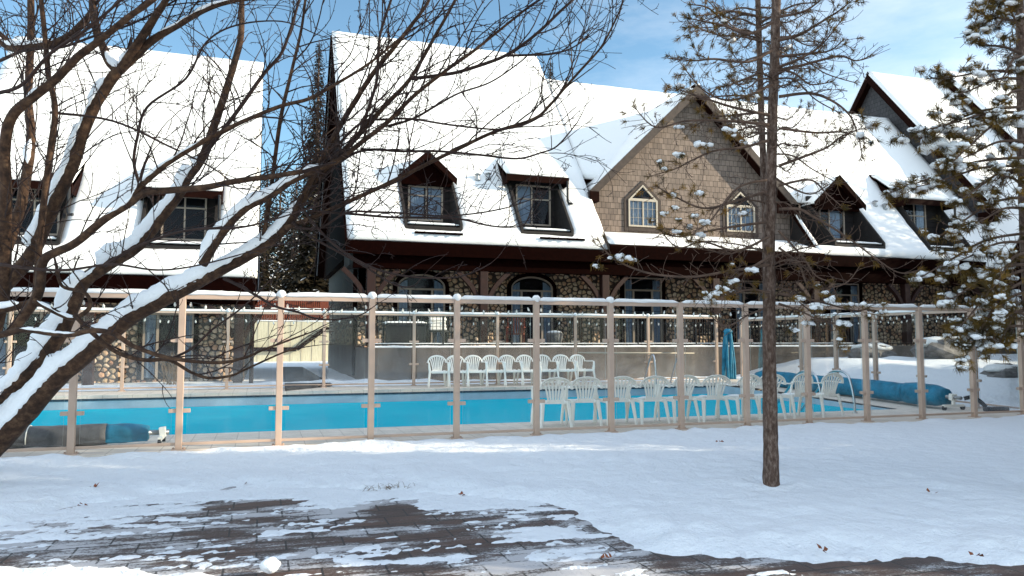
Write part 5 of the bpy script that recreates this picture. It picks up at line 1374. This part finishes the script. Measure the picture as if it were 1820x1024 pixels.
pine('tall slender pine with a bare brown trunk standing in the snow before the glass fence', None, [(1371, 868), (1370, 800), (1368, 700), (1367, 600), (1367, 500), (1367, 430), (1371, 300), (1373, 200), (1377, 100), (1380, 0), (1388, -150)], 7.42, 7.6, 30, 14, PB, 3, M['needle_gold'], .45, .30, X1, .058, 30, (4.9, 6.55, -.06), 1.15, (22, 10, 570, 1.0, .12))
PB2 = [
 ([(1348, 60), (1300, 50), (1260, 15), (1225, 8)], 8.6, 8.4, 6, .9, 0),
 ([(1350, 30), (1300, 20), (1270, 25), (1240, 28)], 8.6, 8.3, 5, .9, 0),
 ([(1350, 130), (1300, 150), (1270, 160), (1240, 200)], 8.6, 8.3, 5, .9, .1),
 ([(1352, 200), (1300, 205), (1260, 210), (1235, 225)], 8.6, 8.3, 5, .9, .2),
 ([(1352, 110), (1410, 130), (1440, 150), (1480, 145)], 8.6, 8.5, 5, .5, 0),
 ([(1354, 300), (1400, 330), (1440, 345), (1470, 330)], 8.6, 8.4, 5, .2, .2),
 ([(1352, 40), (1410, 10), (1450, 5)], 8.6, 8.5, 5, .8, 0),
]
pine('thinner second pine trunk close behind the slender brown pine', None, [(1366, 852), (1366, 700), (1364, 600), (1361, 440), (1357, 300), (1353, 200), (1350, 100), (1347, 0), (1343, -120)], 8.5, 8.7, 16, 9, PB2, 8, M['needle_gold'], .6, .4, [], .055, 30, (5.6, 7.5, -.05), 1.1, (14, 0, 330, .9, .5))
def fan(u0, v0, u1, v1, k, d):
    return ([(u0, v0), (u0 + (u1 - u0) * .35, v0 + (v1 - v0) * .22 - 6), (u0 + (u1 - u0) * .7, v0 + (v1 - v0) * .6), (u1, v1)], d, d - .3, 6, k, 1.2)
PR = [fan(1815, 15, 1722, 62, 1.0, 7.2), fan(1815, 45, 1735, 20, 1.0, 7.0), fan(1815, 95, 1728, 70, 1.1, 7.1), fan(1815, 100, 1775, 150, .8, 6.9),
      fan(1816, 130, 1650, 140, 1.4, 7.0), fan(1816, 140, 1690, 172, 1.3, 6.9), fan(1816, 190, 1605, 252, 1.5, 7.0), fan(1816, 200, 1640, 232, 1.5, 6.9), fan(1817, 205, 1680, 300, 1.5, 6.8),
      fan(1817, 250, 1690, 290, 1.3, 7.0), fan(1817, 280, 1575, 345, 1.5, 7.0), fan(1817, 295, 1620, 335, 1.5, 6.9), fan(1818, 300, 1700, 360, 1.2, 6.8), fan(1818, 350, 1662, 425, 1.3, 7.0),
      fan(1818, 370, 1725, 400, 1.2, 6.8), fan(1818, 415, 1625, 500, 1.4, 7.0), fan(1818, 430, 1690, 470, 1.4, 6.9), fan(1819, 470, 1680, 540, 1.6, 7.0), fan(1819, 480, 1700, 590, 1.6, 6.9),
      fan(1820, 500, 1712, 640, 1.7, 6.9), fan(1820, 520, 1740, 600, 1.7, 6.8), fan(1820, 450, 1760, 520, 1.5, 6.7), fan(1822, 550, 1770, 620, 1.6, 6.8), fan(1822, 560, 1780, 560, 1.6, 6.7),
      fan(1816, 60, 1795, 10, 1.0, 6.9), fan(1818, 330, 1770, 300, 1.2, 6.8), fan(1816, 160, 1760, 210, 1.2, 6.7), fan(1820, 540, 1745, 560, 1.7, 7.1), fan(1820, 470, 1735, 505, 1.6, 7.2), fan(1820, 580, 1700, 610, 1.2, 7.0),
      fan(1815, -30, 1740, 5, 1.0, 7.1), fan(1822, 400, 1890, 430, 1.2, 7), fan(1822, 500, 1890, 540, 1.2, 7)]
rp = random.Random(2); X2 = []
for (u, v, n, su, sv) in ((1685, 145, 5, 28, 10), (1660, 245, 12, 48, 20), (1700, 290, 5, 14, 10), (1640, 335, 7, 55, 14), (1760, 345, 3, 40, 20), (1690, 410, 4, 30, 15), (1650, 490, 5, 22, 12), (1720, 480, 6, 30, 16), (1755, 520, 8, 45, 30), (1740, 575, 7, 30, 30), (1780, 480, 6, 30, 40), (1800, 560, 5, 20, 40), (1745, 45, 4, 26, 28), (1800, 130, 3, 20, 30), (1810, 215, 4, 15, 20), (1770, 600, 3, 30, 15)):
    for k in range(n): X2.append((u + rp.gauss(0, su * .6), v + rp.gauss(0, sv * .6), 6.9 + rp.uniform(-.2, .15), rp.uniform(5, 11), rp.uniform(1.1, 1.9)))
X2 += [(1668, 258, 6.8, 18, 1.9), (1690, 232, 6.8, 15, 1.9), (1640, 232, 6.85, 12, 1.7), (1682, 288, 6.75, 17, 1.5), (1712, 235, 6.8, 14, 1.6), (1726, 585, 6.8, 16, .9), (1715, 612, 6.8, 10, .9), (1600, 345, 6.9, 8, 2.2)]
pine('snow laden drooping pine at the right edge with clumps of snow on gold green needles', None, [(1856, 1010), (1838, 700), (1826, 500), (1818, 300), (1815, 130), (1812, 0), (1808, -150)], 7.1, 7.3, 24, 12, PR, 17, M['needle_green'], .42, .5, X2, .064, 42, (7.1, 4.4, -.1), .75)

# ---- spruces beyond the lodges (and the grove beside the lawn that shades it)
def make_spruce(seed, H, Rb, nb, snowy, st=.32):
    r_ = random.Random(seed); fol = MB(); sn = MB(); tk = MB()
    tk.tube([(0, 0, -.5), (.02, 0, H * .5), (0, 0, H)], [H * .014, H * .009, .02], 7)
    for k in range(nb):
        t = (k + r_.random()) / nb; z = H * (.06 + .93 * t); L = Rb * (1 - t) ** .85 * r_.uniform(.65, 1.15) + .12; az = k * 2.4 + r_.uniform(-.4, .4)
        dr = -.28 - .25 * (1 - t); d = Vector((math.cos(az), math.sin(az), dr)); s = Vector((-math.sin(az), math.cos(az), 0)); m = max(3, int(L / st))
        for i in range(m):
            f = (i + .6) / m; p = Vector((0, 0, z)) + d * (L * f) + Vector((0, 0, .10 * L * f * f))
            w = L * .34 * (1.15 - f) + .10
            for sd_ in (-1, 1):
                e = (s * sd_ * r_.uniform(.6, 1.1) + d * r_.uniform(.4, .9) + Vector((0, 0, r_.uniform(-.55, .05)))).normalized(); l = w * r_.uniform(.6, 1.25); c = e.cross(Vector((0, 0, 1))).normalized() * l * r_.uniform(.16, .30)
                q = p + Vector((r_.uniform(-.06, .06), r_.uniform(-.06, .06), r_.uniform(-.08, .05)))
                fol.add([q - c * .4, q + e * l * .5 - c, q + e * l, q + e * l * .55 + c, q + c * .4], [(0, 1, 2, 3, 4)])
                if r_.random() < snowy * (.35 + .65 * f):
                    u = Vector((0, 0, .03)); g = r_.uniform(.5, .8); sn.add([q + e * l * .2 + u, q + e * l * .55 - c * g + u, q + e * l * .92 + u, q + e * l * .6 + c * g + u * 1.6], [(0, 1, 2, 3)])
    return tk, fol, sn
def spruce_proto(seed, H, Rb, nb, snowy, st=.32):
    tk, fol, sn = make_spruce(seed, H, Rb, nb, snowy, st)
    root = thing('spruce_tree', 'x', 'tree')
    tk.build('trunk', M['pine_bark'], root, smooth=True)
    o = fol.build('crown', M['spruce'], root); o['kind'] = 'stuff'
    if snowy: o = sn.build('snow', M['tree_snow'], root); o['kind'] = 'stuff'
    return root
s1 = spruce_proto(1, 12.0, 2.6, 340, .36, .28); s2_ = spruce_proto(2, 19.5, 2.3, 820, .05, .22)
used = set()
def put(p, x, y, z, sc, rz, label, group=None):
    o = p if p.name not in used else copy_tree(p); used.add(p.name)
    o.location = (x, y, z); o.scale = (sc, sc, sc); o.rotation_euler = (0, 0, rz); o['label'] = label
    if group: o['group'] = group
    return o
put(s2_, 3.3, 52, .4, 1.1, .3, 'tall dark spruce rising beside the left rake of the main lodge roof')
put(s2_, 18.6, 48, .4, 1.05, 1.3, 'dark spruce tip showing above the roof ridge of the lodge')
B_ = 'snowy spruces standing in the gap between the lodges'
put(s1, 0.1, 56, .4, .85, .8, 'short snowy spruce leftmost in the gap between the lodges', B_)
put(s1, 2.1, 58, .5, 1.0, 2.0, 'snowy spruce in the middle of the gap between the lodges', B_)
put(s1, 4.6, 59, .5, .9, 4.0, 'snowy spruce rightmost in the gap, next to the lodge gable', B_)
put(s1, 1.2, 63, .6, 1.25, 5.0, 'taller snowy spruce at the back of the gap between the lodges', B_)
put(s1, 3.4, 67, .6, 1.15, 1.0, 'faint snowy spruce farthest back in the gap between the lodges', B_)
for k, (x, y, sc, lb) in enumerate(((-2.2, 68, 1.35, 'snowy spruce half hidden behind the left lodge corner'), (7.0, 66, 1.25, 'snowy spruce half hidden behind the main lodge gable'), (.2, 74, 1.5, 'high snowy spruce at the very back, left of the gap centre'), (3.0, 78, 1.55, 'high snowy spruce at the very back of the gap centre'), (6.2, 80, 1.6, 'high snowy spruce at the very back, right of the gap centre'), (2.9, 56, .62, 'smallest snowy spruce just behind the picket fence'), (-1.6, 57, .7, 'small snowy spruce behind the left end of the picket fence'))):
    put(s1, x, y, .4, sc, 1.7 * k, lb, B_)
# the dark grove right of the lawn (outside the picture) whose shade lies over lawn, paving and pool
s3 = spruce_proto(3, 20.0, 2.7, 460, 0)
gr_ = random.Random(31)
def grove(q, p_, h):
    put(s3, .3213 * q + .9469 * p_, .9469 * q - .3213 * p_, -.1, h / 20.0, gr_.uniform(0, 6.28), 'dense dark spruce in the grove right of the lawn', 'grove of spruces right of the lawn')
for k in range(5):
    grove(5.9 + .85 * k, 9.0 + gr_.uniform(-.4, .4), 9.0); grove(6.1 + .8 * k, 11.5 + gr_.uniform(-.4, .4), 10.0); grove(5.8 + .85 * k, 14.0, 10.5)
for (q, p_) in ((9.7, 12.5), (10.2, 13.8), (9.9, 15.4), (10.7, 13.4), (11.1, 15.0)): grove(q, p_, 5.6 if q < 10.4 else 8.5)
for k in range(11):
    q = 11.3 + 1.0 * k; b0 = .661 * q + 5.5
    grove(q, b0 + gr_.uniform(-.3, .3), 11.0); grove(q + .5, b0 + 2.6 + gr_.uniform(-.3, .3), 12.0)
for k in range(8):
    q = 25.3 + 1.05 * k; b0 = .661 * q + 5.2
    grove(q, b0, 8.6 if q < 29.5 else 13.0); grove(q + .5, b0 + 2.4, 9.4 if q < 29.5 else 14.0)
# bare shrubs in the gap and beside the left lodge
def shrub(label, x, y, z, h, n, seed, m):
    global tr
    tr = random.Random(seed); t = thing('bare_shrub', label, 'shrub', (x, y, z)); b = MB()
    for k in range(n):
        a = tr.uniform(0, 6.28); d = Vector((math.cos(a) * tr.uniform(.1, .7), math.sin(a) * tr.uniform(.1, .7), 1)).normalized()
        twig(b, Vector((x + tr.gauss(0, .12), y + tr.gauss(0, .12), z)), d, h * tr.uniform(.6, 1.1), .010, 2, .6)
    b.build('stems', m, t); return t
shrub('rounded brown bare shrub under the arched door of the left lodge', -2.3, 22.9, .2, .95, 34, 4, M['grass'])
shrub('pale bare sapling clump in front of the snowy spruces in the gap', 4.8, 53.5, .3, 4.6, 7, 6, M['grass'])

# ---- dead leaves, grass tuft and snow lump
def ground_pt(u, v, z): 
    d = at(u, v, 1) - CAM; t = (z - CAMZ) / d.z; return CAM + d * t
lr = random.Random(13)
LV = [((160, 866), 'curled brown leaf pair on the snow at the far left of the lawn'), ((430, 860), 'dark brown leaf clump at the edge of the paving, left of the middle'), ((148, 898), 'rust brown leaf at the left paving edge'), ((822, 880), 'small rust leaf at the paving edge below the tall grass tuft'),
      ((1283, 785), 'dark leaf pair lying on the smooth lawn left of the pine trunk'), ((1660, 875), 'brown leaf lying alone on the lawn at the right'), ((1462, 978), 'small brown leaf near the snow edge right of the pine'), ((1735, 988), 'reddish leaf at the snow edge near the right corner'), ((1080, 992), 'tiny rust leaf on the wet pavers')]
for k, ((u, v), lb) in enumerate(LV):
    c = ground_pt(u, v, -.07 if v < 960 else -.11); z = lawn_z(c.x, c.y) if sd(c.x, c.y) > 0.05 else -.13
    z = max(z, -.13); b = MB(); t = (z + .012 - CAMZ); d = at(u, v, 1) - CAM; c = CAM + d * (t / d.z)
    for q in range(lr.choice((2, 3, 4))):
        a = lr.uniform(0, 6.28); p = c + Vector((lr.gauss(0, .035), lr.gauss(0, .03), 0)); e = Vector((math.cos(a), math.sin(a), lr.uniform(.1, .7))).normalized() * lr.uniform(.03, .05); s = Vector((-math.sin(a), math.cos(a), lr.uniform(-.4, .4))) * .018
        b.add([p, p + e * .4 + s, p + e + Vector((0, 0, .012)), p + e * .45 - s], [(0, 1, 2, 3)])
    tag(b.build('dead_leaves', M['leaf']), lb, 'leaves', 'dead leaves scattered on the snow')
c = ground_pt(685, 866, -.1); b = MB()
for k in range(46):
    p = c + Vector((lr.gauss(0, .13), lr.gauss(0, .03), -.02)); a = lr.uniform(-1.2, 1.2); e = Vector((math.sin(a), lr.uniform(-.3, .3), math.cos(a) * .9)).normalized() * lr.uniform(.04, .09)
    b.tube([p, p + e * .6, p + e + Vector((e.x * .3, 0, -.012))], [.0022, .0018, .001], 3)
tag(b.build('grass_tuft', M['grass']), 'tuft of dry grass poking out of the snow at the paving edge', 'grass')
c = ground_pt(480, 1010, -.09); b = MB(); b.ball(c + Vector((0, 0, .02)), .062, (1, 1, .8), 16, 10, .25, 3)
tag(b.build('snow_lump', M['lawn'], smooth=True), 'round lump of snow beside the shovelled edge at the bottom', 'snow')

# ================================================================== LIGHT
SUN = Vector((.896, -.304, .335)).normalized()
sl_ = bpy.data.lights.new('sun', 'SUN'); so = bpy.data.objects.new('sun', sl_); COL.objects.link(so)
sl_.energy = 4.2; sl_.angle = R(.53); sl_.color = (1.0, .885, .67)
so.rotation_euler = (-SUN).to_track_quat('-Z', 'Y').to_euler(); so.location = (20, -10, 30)
w = bpy.data.worlds.new('World'); scene.world = w; w.use_nodes = True
nt = w.node_tree; bg = nt.nodes['Background']
sky = N(nt, 'ShaderNodeTexSky', sky_type='NISHITA'); sky.sun_disc = False
sky.sun_elevation = math.asin(SUN.z); sky.sun_rotation = math.atan2(SUN.x, SUN.y); sky.altitude = 1300; sky.air_density = .9; sky.dust_density = .4; sky.ozone_density = 1.5
tc = N(nt, 'ShaderNodeTexCoord'); mp = N(nt, 'ShaderNodeMapping'); mp.inputs['Scale'].default_value = (1, 1, 3.2); mp.inputs['Rotation'].default_value = (0, R(14), 0)
nt.links.new(tc.outputs['Generated'], mp.inputs['Vector'])
n1 = noise(nt, mp.outputs['Vector'], 2.1, 7, .62)
dp = N(nt, 'ShaderNodeVectorMath', operation='DOT_PRODUCT'); dp.inputs[1].default_value = Vector((.80, .60, 0)).normalized(); nt.links.new(tc.outputs['Generated'], dp.inputs[0])
mr = N(nt, 'ShaderNodeMapRange'); mr.inputs[1].default_value = .72; mr.inputs[2].default_value = 1.0; mr.inputs[3].default_value = -.22; mr.inputs[4].default_value = .32; nt.links.new(dp.outputs['Value'], mr.inputs[0])
ad = N(nt, 'ShaderNodeMath', operation='ADD'); nt.links.new(n1, ad.inputs[0]); nt.links.new(mr.outputs[0], ad.inputs[1])
# bright cloud added behind and above the photographer, out of view, to lift shade
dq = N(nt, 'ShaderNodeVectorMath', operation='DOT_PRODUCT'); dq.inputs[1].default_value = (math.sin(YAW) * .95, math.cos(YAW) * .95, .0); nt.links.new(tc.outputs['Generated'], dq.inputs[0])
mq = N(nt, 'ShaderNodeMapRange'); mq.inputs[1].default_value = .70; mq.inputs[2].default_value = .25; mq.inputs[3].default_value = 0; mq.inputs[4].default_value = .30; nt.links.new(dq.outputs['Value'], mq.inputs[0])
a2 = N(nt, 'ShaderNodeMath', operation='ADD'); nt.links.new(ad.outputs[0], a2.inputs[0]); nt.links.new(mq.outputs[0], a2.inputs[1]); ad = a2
cl = ramp(nt, ad.outputs[0], [(.40, (0, 0, 0)), (.62, (.30, .30, .30)), (.85, (.9, .9, .9))])
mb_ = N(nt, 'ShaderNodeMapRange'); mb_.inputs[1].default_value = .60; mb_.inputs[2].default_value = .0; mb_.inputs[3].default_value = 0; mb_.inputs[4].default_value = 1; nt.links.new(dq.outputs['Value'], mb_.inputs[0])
ccol = mixc(nt, mb_.outputs[0], (5.4, 5.5, 5.5), (9.7, 10.2, 10.8))  # second, brighter colour is the added cloud that fills the shade
skc = mixc(nt, 1.0, sky.outputs['Color'], (.93, 1.07, .97), 'MULTIPLY')
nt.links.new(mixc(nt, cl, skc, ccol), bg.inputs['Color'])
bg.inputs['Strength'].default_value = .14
# ------------------------------------------------------------------ look
scene.view_settings.view_transform = 'Standard'; scene.view_settings.look = 'None'
scene.view_settings.exposure = 1.0; scene.view_settings.gamma = 1.0; scene.view_settings.use_curve_mapping = False
c_ = scene.cycles; c_.use_denoising = True; c_.max_bounces = 8; c_.diffuse_bounces = 4; c_.glossy_bounces = 3; c_.transparent_max_bounces = 28; c_.transmission_bounces = 4
c_.sample_clamp_indirect = 6
try: c_.denoiser = 'OPENIMAGEDENOISE'; c_.denoising_input_passes = 'RGB_ALBEDO_NORMAL'
except Exception: pass
